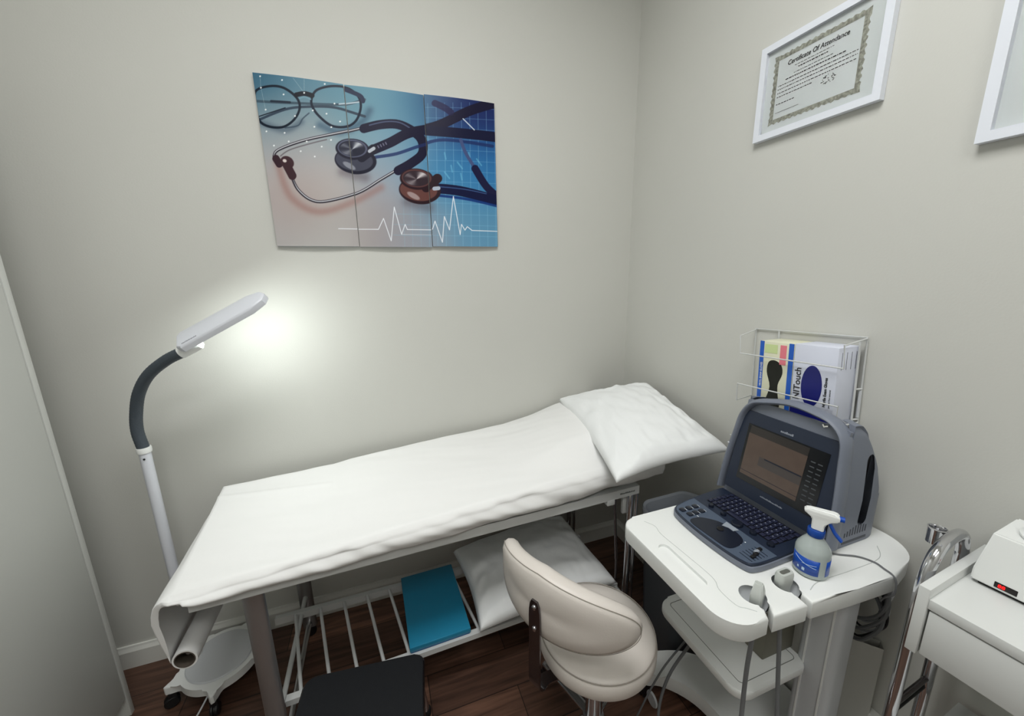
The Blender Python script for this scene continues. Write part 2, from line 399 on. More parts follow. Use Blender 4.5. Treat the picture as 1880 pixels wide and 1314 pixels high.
def print_panel(k, lbl):
    x0 = PX0+(PX1-PX0)*k/3+(.0016 if k else 0); x1 = PX0+(PX1-PX0)*(k+1)/3-(.0016 if k < 2 else 0)
    t = thing('wall_print_panel', lbl, 'wall art', ((x0+x1)/2, 0, PZ0), 0, 'panels of the three part print')
    dz = (0, -.001, .002)[k]
    nx, nzz = 230, 430
    xs = np.linspace(x0, x1, nx); zs = np.linspace(PZ0, PZ1, nzz); X, Z = np.meshgrid(xs, zs)
    bow = -.014-.006*np.cos((X-x0)/(x1-x0)*PI-PI/2)
    co = np.stack([X-(x0+x1)/2, bow, Z-PZ0+dz], -1).reshape(-1, 3)
    cl = art((X-PX0)/(PX1-PX0), (Z-PZ0)/(PZ1-PZ0)).reshape(-1, 3)
    cl = np.clip(cl*.95, 0, .9)
    idx = np.arange(nx*nzz).reshape(nzz, nx)
    f = np.stack([idx[:-1, :-1], idx[:-1, 1:], idx[1:, 1:], idx[1:, :-1]], -1).reshape(-1, 4)
    me = bpy.data.meshes.new('printed_face')
    me.vertices.add(len(co)); me.vertices.foreach_set('co', co.ravel())
    me.loops.add(f.size); me.loops.foreach_set('vertex_index', f.ravel().astype(np.int32))
    me.polygons.add(len(f)); me.polygons.foreach_set('loop_start', (np.arange(len(f))*4).astype(np.int32))
    me.update(calc_edges=True); me.validate()
    at = me.color_attributes.new('print', 'FLOAT_COLOR', 'POINT')
    at.data.foreach_set('color', np.concatenate([cl, np.ones((len(cl), 1))], 1).ravel())
    me.materials.append(PRINT)
    o = bpy.data.objects.new('printed_face', me); C.objects.link(o); o.parent = t
    bm = bm_(); n = 24; rs = []
    for i in range(n+1):
        x = x0+(x1-x0)*i/n; b = -.0135-.006*math.cos((x-x0)/(x1-x0)*PI-PI/2); xl = x-(x0+x1)/2
        rs.append([(xl, b, dz-.0004), (xl, b, PZ1-PZ0+dz+.0004), (xl, -.001, PZ1-PZ0+dz+.0004), (xl, -.001, dz-.0004)])
    rings(bm, rs)
    for f_ in bm.faces:
        if len(f_.verts) == 4 and len({round(v_.co.x, 4) for v_ in f_.verts}) == 1: f_.material_index = 1
    obj('backing_board', bm, [PEDGE, mat('panel_gap_shade', (34, 36, 44), .6)], t)  # board sides coloured dark to put shade into the gaps between panels
print_panel(0, 'left panel of the stethoscope print, with eyeglasses and sparkles')
print_panel(1, 'middle panel of the stethoscope print, with a steel chest piece')
print_panel(2, 'right panel of the stethoscope print, deep blue with white grid')

# ------------------------------------------------------------------ certificate frames on the right wall
FRW = mat('white_frame_lacquer', (226, 230, 238), .35)
MATB = mat('certificate_paper', (212, 218, 218), .6)
GUIL = mat('engraved_grey_border', (146, 147, 136), .7, var=.35, vscale=120)
GLAZ = mat('frame_glazing', (255, 255, 255), .03, trans=1., ior=1.1)
def wall_frame(name, lbl, y0, y1, z0, z1, fw, dp):
    t = thing(name, lbl, 'picture frame', (0, (y0+y1)/2, z0))
    bm = bm_()
    oy = [(y0, z0), (y1, z0), (y1, z1), (y0, z1)]
    s = 1 if y1 > y0 else -1
    iy = [(y0+s*fw, z0+fw), (y1-s*fw, z0+fw), (y1-s*fw, z1-fw), (y0+s*fw, z1-fw)]
    R = [[V((x, *oy[i])) for x in (-.001, -dp)] + [V((x, *iy[i])) for x in (-dp, -.006)] for i in range(4)]
    L = [[bm.verts.new(p) for p in r] for r in R]
    for i in range(4):
        a, b = L[i], L[(i+1) % 4]
        for k in range(4): bm.faces.new((a[k], b[k], b[(k+1) % 4], a[(k+1) % 4]))
    obj('frame_moulding', bm, FRW, t, world=True, smooth=20)
    obj('paper', mbox((-.008, min(y0, y1)+fw*.9, z0+fw*.9), (-.005, max(y0, y1)-fw*.9, z1-fw*.9)), MATB, t, world=True)
    return t
def border(bm, ya, yb, za, zb, wid, x, seed):
    """lacy rectangular border, wavy outside, straight inside; ya>yb"""
    rnd = random.Random(seed); outer = []; inner = []
    def side(p, q, n, nrm):
        for i in range(n):
            s = i/n; w = wid*(.45+.55*abs(math.sin(s*n*.5*PI/2+.3))+.25*rnd.random())
            if i == 0: continue
            outer.append((p[0]+(q[0]-p[0])*s+nrm[0]*w*.75, p[1]+(q[1]-p[1])*s+nrm[1]*w*.75)); inner.append((p[0]+(q[0]-p[0])*s-nrm[0]*wid*.35, p[1]+(q[1]-p[1])*s-nrm[1]*wid*.35))
    cs = [(ya, zb), (yb, zb), (yb, za), (ya, za)]; ns = [(0, 1), (-1, 0), (0, -1), (1, 0)]; cn = [(1, 1), (-1, 1), (-1, -1), (1, -1)]
    for i in range(4):
        outer.append((cs[i][0]+cn[i][0]*wid*.9, cs[i][1]+cn[i][1]*wid*.9)); inner.append((cs[i][0]-cn[i][0]*wid*.35, cs[i][1]-cn[i][1]*wid*.35))
        side(cs[i], cs[(i+1) % 4], 56 if i % 2 == 0 else 40, ns[i])
    A = [bm.verts.new((x, a, b)) for a, b in outer]; B = [bm.verts.new((x, a, b)) for a, b in inner]; n = len(A)
    for i in range(n): bm.faces.new((A[i], A[(i+1) % n], B[(i+1) % n], B[i]))
t = wall_frame('certificate_frame', 'white framed certificate with grey lacy border, hung whole in view', -.689, -1.050, 2.022, 2.304, .0195, .02)
bm = bm_(); border(bm, -.742, -.983, 2.073, 2.252, .0125, -.0086, 3)
obj('printed_border', bm, GUIL, t, world=True, smooth=None)
bm = bm_(); X = -.0088; U, W = (0, -1, 0), (0, 0, 1)
text(bm, 'Certificate Of Attendance', .019, (X, -.776, 2.222), U, W, bold=.0001, sx=.85, shear=.15)
rows = [(-.80, -.91, 2.212, .5), (-.812, -.895, 2.203, 1), (-.80, -.91, 2.192, .5), (-.775, -.945, 2.182, 1), (-.752, -.975, 2.171, .7), (-.752, -.975, 2.161, .7), (-.752, -.975, 2.150, .7), (-.752, -.86, 2.139, .7), (-.752, -.81, 2.118, .8)]
rnd = random.Random(5)
for ya, yb, z, h in rows:
    y = ya
    while y > yb:
        w = rnd.uniform(.002, .009); slab(bm, (X, y, z), U, W, min(w, y-yb), .0028*h, .0001); y -= w+.0022
slab(bm, (X, -.752, 2.094), U, W, .075, .0009, .0001)
for k in range(26):
    a = rnd.uniform(0, 2*PI); r = rnd.uniform(0, 1)**.5; slab(bm, (X, -.905+.02*r*math.cos(a), 2.130+.013*r*math.sin(a)), U, W, rnd.uniform(.002, .006), .0015, .0001)
obj('printed_text', bm, INK, t, world=True, smooth=None)
obj('glazing', mbox((-.0125, -1.031, 2.041), (-.0115, -.708, 2.285)), GLAZ, t, world=True)
t = wall_frame('certificate_frame', 'white picture frame cut off by the right edge, hung lower', -1.247, -1.72, 1.858, 2.26, .021, .022)
bm = bm_(); border(bm, -1.325, -1.66, 1.925, 2.20, .014, -.0086, 9)
obj('printed_border', bm, mat('dark_gold_border', (70, 60, 38), .6), t, world=True, smooth=None)
obj('glazing', mbox((-.0135, -1.70, 1.878), (-.0125, -1.267, 2.24)), GLAZ, t, world=True)

# ------------------------------------------------------------------ treatment table
def yn(x): return -.655+(x+1.9)*.032
def yf(x): return -.072+(x+1.95)*.03
ZF = [(-1.95, .782), (-1.7, .790), (-1.5, .80), (-1.43, .812), (-1.1, .836), (-.74, .856), (-.6, .880), (-.45, .917), (-.15, .972)]
ZN = [(-1.9, .762), (-1.5, .785), (-1.2, .808), (-.77, .835), (-.15, .865)]
ZH = [(-1.9, .722), (-1.5, .728), (-.8, .745), (-.35, .765), (-.12, .775)]
bed = thing('treatment_table', 'white and chrome treatment bed along the back wall', 'treatment bed', (-1.05, -.35, 0))
bm = bm_()
for ya, yb in ((-.03, 0.),):
    pass
def rail_bm(yfun, x0, x1, z0, z1, th):
    bm = bm_(); rs = []
    for x in (x0, x1):
        y = yfun(x); rs.append([V((x, y, z0)), V((x, y+th, z0)), V((x, y+th, z1)), V((x, y, z1))])
    rings(bm, rs); return bm
obj('frame_rail', rail_bm(lambda x: yn(x)+.006, -1.86, -.335, .697, .733, .028), WMET, bed, world=True, smooth=20)
obj('frame_rail', rail_bm(lambda x: yf(x)-.05, -1.86, -.335, .697, .733, .028), WMET, bed, world=True, smooth=20)
for x in (-1.85, -1.1, -.36):
    obj('cross_member', mbox((x-.012, yn(x)+.034, .70), (x+.012, yf(x)-.05, .728)), WMET, bed, world=True)
# mattress
bm = bm_(); rs = []
for i in range(41):
    x = -1.885+1.645*i/40; e = .012
    zb0 = interp(x, ZH)-.002; zb1 = interp(x, ZF)-.085
    P = [(yn(x)+e, zb0+.004), (yn(x)+e, interp(x, ZN)-.022), (yn(x)+e+.015, interp(x, ZN)-.012), (yf(x)-.02, interp(x, ZF)-.012), (yf(x)-.012, interp(x, ZF)-.02), (yf(x)-.012, zb1), (-.33, max(zb0, zb1-.0)-.004)]
    rs.append([V((x, a, b)) for a, b in P])
rings(bm, rs); obj('mattress', bm, mat('mattress_vinyl', (200, 200, 196), .5), bed, world=True)
# legs: U-frames of oval chrome tube
def oval_leg(x, y, z0, z1, nm='leg'):
    bm = bm_(); tube(bm, [(x, y, z0), (x, y, z1)], 0, seg=20, flat=(.029, .0125, (1, 0, 0)))
    return obj(nm, bm, mat('leg_chrome', (158, 156, 156), .3, .75), bed, world=True)
for x in (-1.713, -.372):
    for y in (yn(x)+.02, yf(x)-.03):
        if x < -1: oval_leg(x, y, .035, .70)
        else:
            bm = bm_(); tube(bm, [(x, y, .035), (x+.004, y, .70)], .0125, seg=14); tube(bm, [(x+.045, y+.02, .035), (x+.05, y+.02, .70)], .008, seg=12); obj('leg', bm, CHROME, bed, world=True)
        bm = bm_(); lathe(bm, [(.0, 0), (.022, 0), (.024, .01), (.02, .036), (0, .036)], (x, y, 0), 16)
        obj('rubber_foot', bm, BLACK, bed.children[-1], world=True)
    obj('foot_bar', mtube([(x, yn(x)+.03, .06), (x, yf(x)-.04, .06)], .012), CHROME, bed, world=True)
# head-end support rods and small brackets
bm = bm_(); tube(bm, [(-.44, yn(-.44)+.03, .69), (-.425, yn(-.44)+.02, .40)], .006, seg=10); tube(bm, [(-.425, yn(-.44)+.02, .40), (-.423, yn(-.44)+.02, .30)], .0045, seg=10)
obj('support_rod', bm, DCHROME, bed, world=True)
bm = bm_(); box(bm, (-.49, yn(-.45)+.004, .675), (-.455, yn(-.45)+.03, .70), .002); obj('bracket', bm, WMET, bed, world=True)
bm = bm_(); box(bm, (-.395, yn(-.37)+.03, .60), (-.375, yn(-.37)+.045, .70), .002); obj('bracket', bm, WMET, bed, world=True)
# lower shelf
ZS = .215
def sy0(x): return -.578+(x+1.7)*.03
def sy1(x): return -.205+(x+1.7)*.004
bm = rail_bm(sy0, -1.70, -.375, ZS-.022, ZS, .024); o1 = obj('shelf_rail', bm, WMET, bed, world=True, smooth=20)
bm = rail_bm(sy1, -1.81, -.375, ZS-.03, ZS, .02); o2 = obj('shelf_rail', bm, WMET, bed, world=True, smooth=20)
for i in range(15):
    xa = -1.655+i*.0905; xb = -1.735+.0943*i
    bm = bm_(); tube(bm, [(xa, sy0(xa)+.012, ZS-.008), (xb, sy1(xb)+.01, ZS-.008)], .0065, seg=10)
    obj('slat', bm, WMET, bed, world=True)
for x in (-1.713, -.385):
    bm = bm_(); tube(bm, [(x, yn(x)+.02, ZS-.016), (x, sy0(x)+.012, ZS-.016), (x, sy1(x)+.01, ZS-.016), (x, yf(x)-.03, ZS-.016)], .009, seg=10)
    obj('shelf_bracket', bm, WMET, bed, world=True)
# paper roll holder rod
RC = (-1.907, .528)
bm = bm_(); tube(bm, [(RC[0], -.60, RC[1]), (RC[0], -.05, RC[1]), (RC[0], -.05, .60), (-1.84, -.05, .70)], .006)
obj('roll_holder', bm, CHROME, bed, world=True)
text_bm = bm_()
dashes(text_bm, (-.43, yn(-.43)+.0055, .712), (1, .032, 0), (0, 0, 1), .07, .007, 3, .0015); obj('rail_sticker', text_bm, INK, bed, world=True, smooth=None)

# ---- disposable paper sheet + roll
pap = thing('exam_paper', 'white disposable paper sheet covering the treatment bed, pulled from its roll', 'paper sheet', (-1.9, -.35, .478))
R_ = .031
sheet = bm_(); rows = []
NV_, ND = 64, 14
def cross(x, zfun_far, zfun_near, hem, px, skew, k_top):
    """one cross-section from near hem to far drop; px = x position"""
    out = []
    y0, y1 = yn(x), yf(x); zn_, zf_ = zfun_near, zfun_far
    for j in range(ND):                      # near drape
        s = j/ND; z = zn_-.012-(zn_-.012-hem)*(1-s); b = -.004-.013*math.sin(PI*min(1, s*1.15))*(1 if hem < zn_-.03 else .3)
        w = .011*nz(px*3.2+2*z, z*26, 1.7)+.007*nz(px*9, z*34+px*12, 5.2)
        out.append(V((px, y0+b+w*k_top, z+.004*nz(px*7, 3)*(1-s)*k_top)))
    for j in range(NV_+1):
        s = j/NV_; y = y0+(y1-y0)*s
        z = zn_+(zf_-zn_)*s
        ed = min(1, s*26); ef = min(1, (1-s)*30)
        z -= .012*(1-math.sqrt(max(0, 1-(1-ed)**2)))+.010*(1-math.sqrt(max(0, 1-(1-ef)**2)))
        # wrinkles: long folds in paper
        z += k_top*(.0045*nz(px*2.2-s*1.5, s*5+px*1.3, .3)+.0024*nz(px*6, s*14+px*7, 2.))*min(1, s*12)
        fold = s-.86+.34*max(0, (px+1.95))*1.1
        k1 = max(0, min(1, (px+.88)/.36)); k2 = max(0, min(1, (s-.10)/.22)); z += .060*k1*k1*(3-2*k1)*k2*k2*(3-2*k2)*(1-s**3)
        if -1.9 < px < -1.5: z += .004*math.exp(-(fold/.02)**2)
        out.append(V((px+skew*s, y, z)))
    for j in range(1, 5): out.append(V((px+skew, y1+.004, zf_-.010-.008*j)))
    return out
SK = -.048
hang = [(-1.940, RC[1]-.0), (-1.942, .56), (-1.945, .60), (-1.948, .64), (-1.950, .68), (-1.944, .71), (-1.934, .735), (-1.922, .748), (-1.908, .757)]
n_h = len(hang)
for i, (hx, hz) in enumerate(hang):
    q = i/(n_h-1); row = []
    y0, y1 = yn(-1.9)+.034*(1-q), yf(-1.95)
    for j in range(ND): row.append(V((hx+.016*(1-j/ND)*math.sin(PI*q), y0+.012*(j/ND)*0, hz-.012*(1-j/ND)*q*1.3)))
    for j in range(NV_+1):
        s = j/NV_; row.append(V((hx+SK*s*(.15+.85*q)+.004*nz(s*5, hz*7, 2), y0+(y1-y0)*s, hz-(.017*q)*s)))
    for j in range(1, 5): row.append(V((hx+SK*(.15+.85*q), y1+.003, hz-(.017*q)-.002*j)))
    rows.append(row)
NX = 190
for i in range(NX+1):
    x = -1.893+(1.893-.23)*(i/NX)
    dr = min(1, (x+1.893)/.07); dr = dr*dr*(3-2*dr)
    zn_ = interp(x, ZN); hem = zn_-.02-(zn_-.02-interp(x, ZH))*dr
    rows.append(cross(x, interp(x, ZF), zn_, hem+.0035*nz(x*5, 8.1)*dr, x, SK*max(0, 1-(x+1.893)/1.5), min(1, .25+dr)))
rings(sheet, rows, close=False, cap=False)
so = obj('sheet', sheet, PAPER, pap, world=True, smooth=None)
for p in so.data.polygons: p.use_smooth = True
md = so.modifiers.new('thick', 'SOLIDIFY'); md.thickness = .0012; md.offset = 1
bm = bm_()
lathe(bm, [(.026, -.622), (R_, -.622), (R_, -.072), (.026, -.072), (.026, -.622)], (RC[0], 0, RC[1]), 40, 'y', cap=False)
obj('roll', bm, PAPER, pap, world=True)
bm = bm_(); lathe(bm, [(.0235, -.623), (.026, -.623), (.026, -.071), (.0235, -.071), (.0235, -.623)], (RC[0], 0, RC[1]), 28, 'y', cap=False)
obj('cardboard_core', bm, mat('roll_core', (78, 70, 62), .7), pap, world=True, label='dark cardboard core of the paper roll')

# ------------------------------------------------------------------ pillows
def pillow(c, T, Tb, seed, n=64, pull=.07, wr=.006, sag=None):
    """c: four corners NL, NR, FR, FL"""
    NL, NR, FR, FL = [V(p) for p in c]; bm = bm_()
    up = (NR-NL).cross(FL-NL).normalized()
    def base(u, v):
        pu = pull*math.sin(PI*v)*(2*u-1)*-1*abs(2*u-1)**2; pv = pull*math.sin(PI*u)*(2*v-1)*-1*abs(2*v-1)**2
        u2, v2 = u+pu, v+pv
        return NL*(1-u2)*(1-v2)+NR*u2*(1-v2)+FR*u2*v2+FL*(1-u2)*v2
    T_, B_ = [], []
    for i in range(n+1):
        a, b = [], []
        for j in range(n+1):
            u, v = i/n, j/n
            h = max(0, math.sin(PI*u)*math.sin(PI*v))**.36
            e = 1-abs(2*u-1)**1; e2 = 1-abs(2*v-1); m = min(e, e2)
            w = wr*(nz(u*9+seed, v*9)+.6*nz(u*22, v*7+seed, 3)*(1 if m < .45 else .3))*min(1, m*5)
            w += .9*wr*math.sin(34*v+6*nz(u*3, v*3, seed))*math.exp(-((m-.16)/.10)**2)*.6
            P = base(u, v)
            dz = sag(u, v) if sag else 0
            a.append(bm.verts.new(P+up*(T*h+w+dz)))
            b.append(a[-1] if i in (0, n) or j in (0, n) else bm.verts.new(P-up*(Tb*h)+up*dz))
        T_.append(a); B_.append(b)
    for i in range(n):
        for j in range(n):
            bm.faces.new((T_[i][j], T_[i+1][j], T_[i+1][j+1], T_[i][j+1]))
            bm.faces.new((B_[i][j+1], B_[i+1][j+1], B_[i+1][j], B_[i][j]))
    return bm
o = obj('pillow', pillow([(-.56, -.755, .878), (-.075, -.785, .925), (-.045, -.25, 1.045), (-.43, -.03, .94)], .085, .035, 3.1, pull=.045, wr=.008), LINEN, smooth=None)
for p in o.data.polygons: p.use_smooth = True
tag(o, 'white pillow at the head of the bed, on the paper sheet', 'pillow')
o = obj('pillow', pillow([(-1.03, -.585, ZS+.035), (-.40, -.57, ZS+.04), (-.44, -.10, ZS+.075), (-1.05, -.14, ZS+.055)], .105, .03, 8.4, pull=.03, wr=.007), LINEN, smooth=None)
for p in o.data.polygons: p.use_smooth = True
tag(o, 'white pillow stored on the slatted shelf below the bed', 'pillow')

# blue folder on the shelf
t = thing('box_file', 'flat turquoise box file on the slatted shelf under the bed', 'file box', (-1.18, -.37, ZS), math.radians(1.5))
BLU = mat('turquoise_card', (36, 132, 168), .35, var=.03)
obj('lid', mbox((-.117, -.183, .006), (.117, .183, .028), .003), BLU, t)
obj('base', mbox((-.113, -.180, 0), (.113, .180, .006), .001), mat('blue_card_edge', (24, 84, 150), .5), t)

# ------------------------------------------------------------------ floor lamp with casters
lam = thing('floor_lamp', 'white magnifier style floor lamp with grey gooseneck, behind the bed foot', 'floor lamp', (-2.03, -.185, 0))
LX, LY = -2.125, -.15
bc = V((-2.02, -.185))
pts = []
for k in range(120):
    a = 2*PI*k/120; d = a-math.radians(205)
    lobe = max(0, math.cos(5*(a-math.radians(205))/1.0))**6
    r = .135+.045*lobe; pts.append((bc.x+r*math.cos(a), bc.y+r*math.sin(a)))
bm = bm_(); prism(bm, pts, .065, .098, .007, 3); base = obj('base', bm, WPLAS, lam, world=True)
bm = bm_(); lathe(bm, [(0, .096), (.112, .096), (.116, .100), (.112, .1045), (0, .106)], (bc.x, bc.y, 0), 48); obj('base_cover', bm, GPLAS, lam, world=True, label='pale grey round cover plate')
def caster(root, x, y, h, rw, a, world=True):
    bm = bm_(); box(bm, (-.004, -.013, h*.45), (.022, .013, h), .003); tube(bm, [(0, 0, h*.8), (0, 0, h+.012)], .006)
    M = Matrix.Translation((x, y, 0))@Matrix.Rotation(a, 4, 'Z'); bmesh.ops.transform(bm, matrix=M, verts=bm.verts)
    c = obj('caster', bm, BPLAS, root, world=world)
    bm = bm_(); lathe(bm, [(0, -.014), (rw*.8, -.014), (rw, -.010), (rw, -.004), (rw*.8, -.002), (rw*.8, .002), (rw, .004), (rw, .010), (rw*.8, .014), (0, .014)], (.014, 0, rw), 24, 'y')
    bmesh.ops.transform(bm, matrix=M, verts=bm.verts); obj('wheel', bm, BPLAS, c, world=world)
for k in range(5):
    a = math.radians(205+72*k); caster(lam, bc.x+.150*math.cos(a), bc.y+.150*math.sin(a), .066, .024, a)
bm = bm_(); tube(bm, [(LX, LY, .09), (LX, LY, 1.005)], .017, seg=24); obj('pole', bm, LAMPW, lam, world=True)
bm = bm_(); lathe(bm, [(0, .10), (.03, .10), (.03, .125), (.02, .14), (0, .14)], (LX, LY, 0), 24); obj('socket', bm, WPLAS, lam, world=True)
bm = bm_(); lathe(bm, [(.0, .998), (.0205, .998), (.0215, 1.004), (.0215, 1.014), (.0205, 1.018), (0, 1.018)], (LX, LY, 0), 28); obj('collar', bm, WPLAS, lam, world=True)
obj('screw', mlathe([(0, 0), (.0035, 0), (.0035, .002), (0, .0025)], (LX+.003, LY-.0195, .978), 10, 'y'), BLACK, lam, world=True)
GN = mat('grey_mesh_sleeve', (66, 74, 82), .55, bump=.6, bscale=260)
neck = [(LX, LY, 1.01), (LX-.006, LY, 1.08), (-2.118, -.157, 1.15), (-2.086, -.18, 1.225), (-2.035, -.21, 1.29), (-1.965, -.245, 1.340), (-1.905, -.275, 1.368)]
bm = bm_(); P = crspline(neck, 14); rr = [.0172+(.0009 if i % 2 else 0) for i in range(len(P))]
tube(bm, P, rr, seg=22); obj('gooseneck', bm, GN, lam, world=True)
# head
hl = V((.258, 0, .141)).normalized(); hs = V((-.22, .72, .38)); hs = (hs-hl*hs.dot(hl)).normalized(); hn = hl.cross(hs)
if hn.z < 0: hn = -hn
H0 = V((-1.906, -.285, 1.396))
Mh = Matrix((( hl.x, hs.x, hn.x, H0.x), (hl.y, hs.y, hn.y, H0.y), (hl.z, hs.z, hn.z, H0.z), (0, 0, 0, 1)))
HL = .300
outl = [(0, -.030), (.014, -.044), (HL-.055, -.044), (HL-.012, -.028), (HL, -.006), (HL, .006), (HL-.012, .028), (HL-.055, .044), (.014, .044), (0, .030)]
bm = bm_(); prism(bm, outl, -.010, .014, .009, 3); bmesh.ops.transform(bm, matrix=Mh, verts=bm.verts)
head = obj('lamp_head', bm, LAMPW, lam, world=True, smooth=30)
EM = mat('led_diffuser', (255, 255, 250), .5, emit=2.5, ecol=(246, 255, 250))
bm = bm_(); prism(bm, [(.04, -.026), (HL-.05, -.026), (HL-.05, .026), (.04, .026)], -.0125, -.009); bmesh.ops.transform(bm, matrix=Mh, verts=bm.verts)
obj('light_panel', bm, EM, head, world=True, label='glowing white LED strip')
bm = bm_(); dashes(bm, Mh@V((.022, -.036, .0142)), hl, hs, .045, .007, 4, .0015); obj('lettering', bm, mat('grey_ink', (130, 132, 140), .5), head, world=True, smooth=None)
bm = bm_(); e = V(neck[-1]); tube(bm, [e-hl*.006, e+hl*.03, e+hl*.055, e+hl*.062], [.019, .0205, .0205, .013], seg=24); obj('joint', bm, WPLAS, lam, world=True)
bm = bm_(); j = e+hl*.035; tube(bm, [j, j+hn*.022], .010, seg=14); obj('joint_pin', bm, WPLAS, lam, world=True)
bm = bm_(); tube(bm, [(-2.03, -.31, .055), (-2.06, -.36, .02), (-2.10, -.42, .0045), (-2.14, -.50, .0045), (-2.20, -.60, .0045), (-2.24, -.80, .0045)], .0032, seg=8, spl=6)
obj('power_cord', bm, GPLAS, lam, world=True)
l = bpy.data.lights.new('led_strip', 'AREA'); l.shape = 'RECTANGLE'; l.size = HL-.1; l.size_y = .06; l.energy = 1.45; l.color = (.93, 1, .965)
lo = bpy.data.objects.new('lamp_light', l); C.objects.link(lo); lo.parent = lam
q = Mh@Matrix.Translation((HL/2-.005, 0, -.0135)); lo.matrix_local = base_m(lam).inverted()@q

# ------------------------------------------------------------------ step stool
t = thing('step_stool', 'low step stool with black rubber top and metal rim, in front of bed', 'step stool', (-1.452, -.722, 0), math.radians(-6.5))
HS = .285
bm = bm_(); prism(bm, rrect(-.195, -.125, .195, .125, .035, 8), HS-.03, HS-.004, .004, 2); obj('tray', bm, DCHROME, t, label='dark metal rim')
bm = bm_(); prism(bm, rrect(-.190, -.120, .190, .120, .031, 8), HS-.004, HS+.001, .001, 1); obj('rubber_mat', bm, mat('black_mat', (14, 17, 22), .7, bump=.3, bscale=400), t)
for sx in (-1, 1):
    for sy in (-1, 1):
        l = obj('leg', mtube([(sx*.165, sy*.10, HS-.028), (sx*.185, sy*.125, .015)], .0125, seg=14), CHROME, t)
        obj('rubber_foot', mlathe([(0, 0), (.017, 0), (.017, .02), (.014, .024), (0, .024)], (sx*.186, sy*.126, 0), 16), BLACK, l)
    obj('leg_brace', mtube([(sx*.18, -.118, .09), (sx*.18, .118, .09)], .007), CHROME, t)

# ------------------------------------------------------------------ swivel stool
SX, SY = -.725, -.915
st = thing('swivel_stool', 'cream vinyl swivel stool with curved backrest, between bed and cart', 'stool', (SX, SY, 0))
SR = .183
bm = bm_(); lathe(bm, [(0, .43), (SR-.02, .43), (SR-.006, .437), (SR, .452), (SR, .478), (SR-.006, .494), (SR-.02, .502), (SR-.05, .507), (0, .512)], (SX, SY, 0), 72); obj('seat', bm, VINYL, st, world=True)
seat = st.children[-1]
for rr_, zz in ((SR-.0045, .4955),):
    bm = bm_(); tube(bm, [(SX+rr_*math.cos(2*PI*k/72), SY+rr_*math.sin(2*PI*k/72), zz) for k in range(72)], .0016, seg=6, closed=True); obj('piping', bm, SEAM, seat, world=True)
obj('seat_plate', mlathe([(0, .405), (.10, .405), (.11, .431), (0, .431)], (SX, SY, 0), 32), BPLAS, st, world=True)
# backrest
AX, AY, AR, A0 = -.680, -.820, .285, math.radians(208)
BZ, BH, BW = .692, .103, .278
def bp(s, h, d):     # arc length s, height h, depth d (outward)
    a = A0+s/(AR+.0); r = AR+d+.012*(h/BH)*0
    return V((AX+r*math.cos(a), AY+r*math.sin(a), BZ+h+.018*(1-abs(s)/BW)-.009))
def sup(t_, e): 
    c, s = math.cos(t_), math.sin(t_); return (abs(c)**(2/e)*(1 if c > 0 else -1), abs(s)**(2/e)*(1 if s > 0 else -1))
bm = bm_(); N = 96; rs = []
prof = [(0.02, .027), (.3, .0275), (.6, .026), (.85, .022), (.95, .016), (1., .004), (1., -.014), (.95, -.028), (.85, -.036), (.6, -.041), (.3, -.043), (.02, -.043)]
for sc, d in prof:
    ring = []
    for k in range(N):
        c, s = sup(2*PI*k/N, 2.35); ring.append(bp(BW*c*(sc if sc < .9 else sc), BH*s*(1-.16*abs(c))*sc, d))
    rs.append(ring)
rings(bm, rs); back = obj('backrest', bm, VINYL, st, world=True, smooth=70)
bm = bm_(); tube(bm, [bp(BW*.965*sup(2*PI*k/N, 2.35)[0], BH*.965*sup(2*PI*k/N, 2.35)[1]*(1-.16*abs(sup(2*PI*k/N, 2.35)[0])), .0160) for k in range(N)], .0010, seg=6, closed=True); obj('piping', bm, SEAM, back, world=True)
bd = V((math.cos(A0), math.sin(A0), 0)); bt = V((-bd.y, bd.x, 0))
bm = bm_()
c0 = V((AX, AY, 0))+bd*(AR+.031)
ctr = [c0+V((0, 0, .725)), c0+V((0, 0, .60)), c0+bd*.002+V((0, 0, .50)), c0-bd*.0+V((0, 0, .44)), c0-bd*.02+V((0, 0, .415)), c0-bd*.06+V((0, 0, .403)), V((SX, SY, .403))+bd*.05]
P = crspline(ctr, 6); rs = []
for i, p in enumerate(P):
    tg = (P[min(i+1, len(P)-1)]-P[max(0, i-1)]).normalized(); nn = tg.cross(bt).normalized(); w = .0195 if i > 2 else (.010, .0155, .0185)[i]
    rs.append([p+bt*w+nn*.003, p-bt*w+nn*.003, p-bt*w-nn*.003, p+bt*w-nn*.003])
rings(bm, rs); br = obj('back_bracket', bm, DCHROME, st, world=True, smooth=30)
for z in (.705, .635):
    bm = bm_(); lathe(bm, [(0, 0), (.0075, 0), (.007, .003), (.004, .0045), (0, .005)], (0, 0, 0), 16)
    q = bd.to_track_quat('Z', 'Y').to_matrix().to_4x4(); q.translation = c0+bd*.003+V((0, 0, z)); bmesh.ops.transform(bm, matrix=q, verts=bm.verts)
    obj('bolt', bm, CHROME, br, world=True)
obj('gas_cylinder', mlathe([(0, .10), (.028, .10), (.028, .26), (.0255, .262), (.0255, .265), (.014, .266), (.014, .41), (0, .41)], (SX, SY, 0), 24), CHROME, st, world=True)
obj('height_lever', mtube([(SX, SY, .395), (SX+.1, SY+.06, .392), (SX+.17, SY+.10, .38)], .005), CHROME, st, world=True)
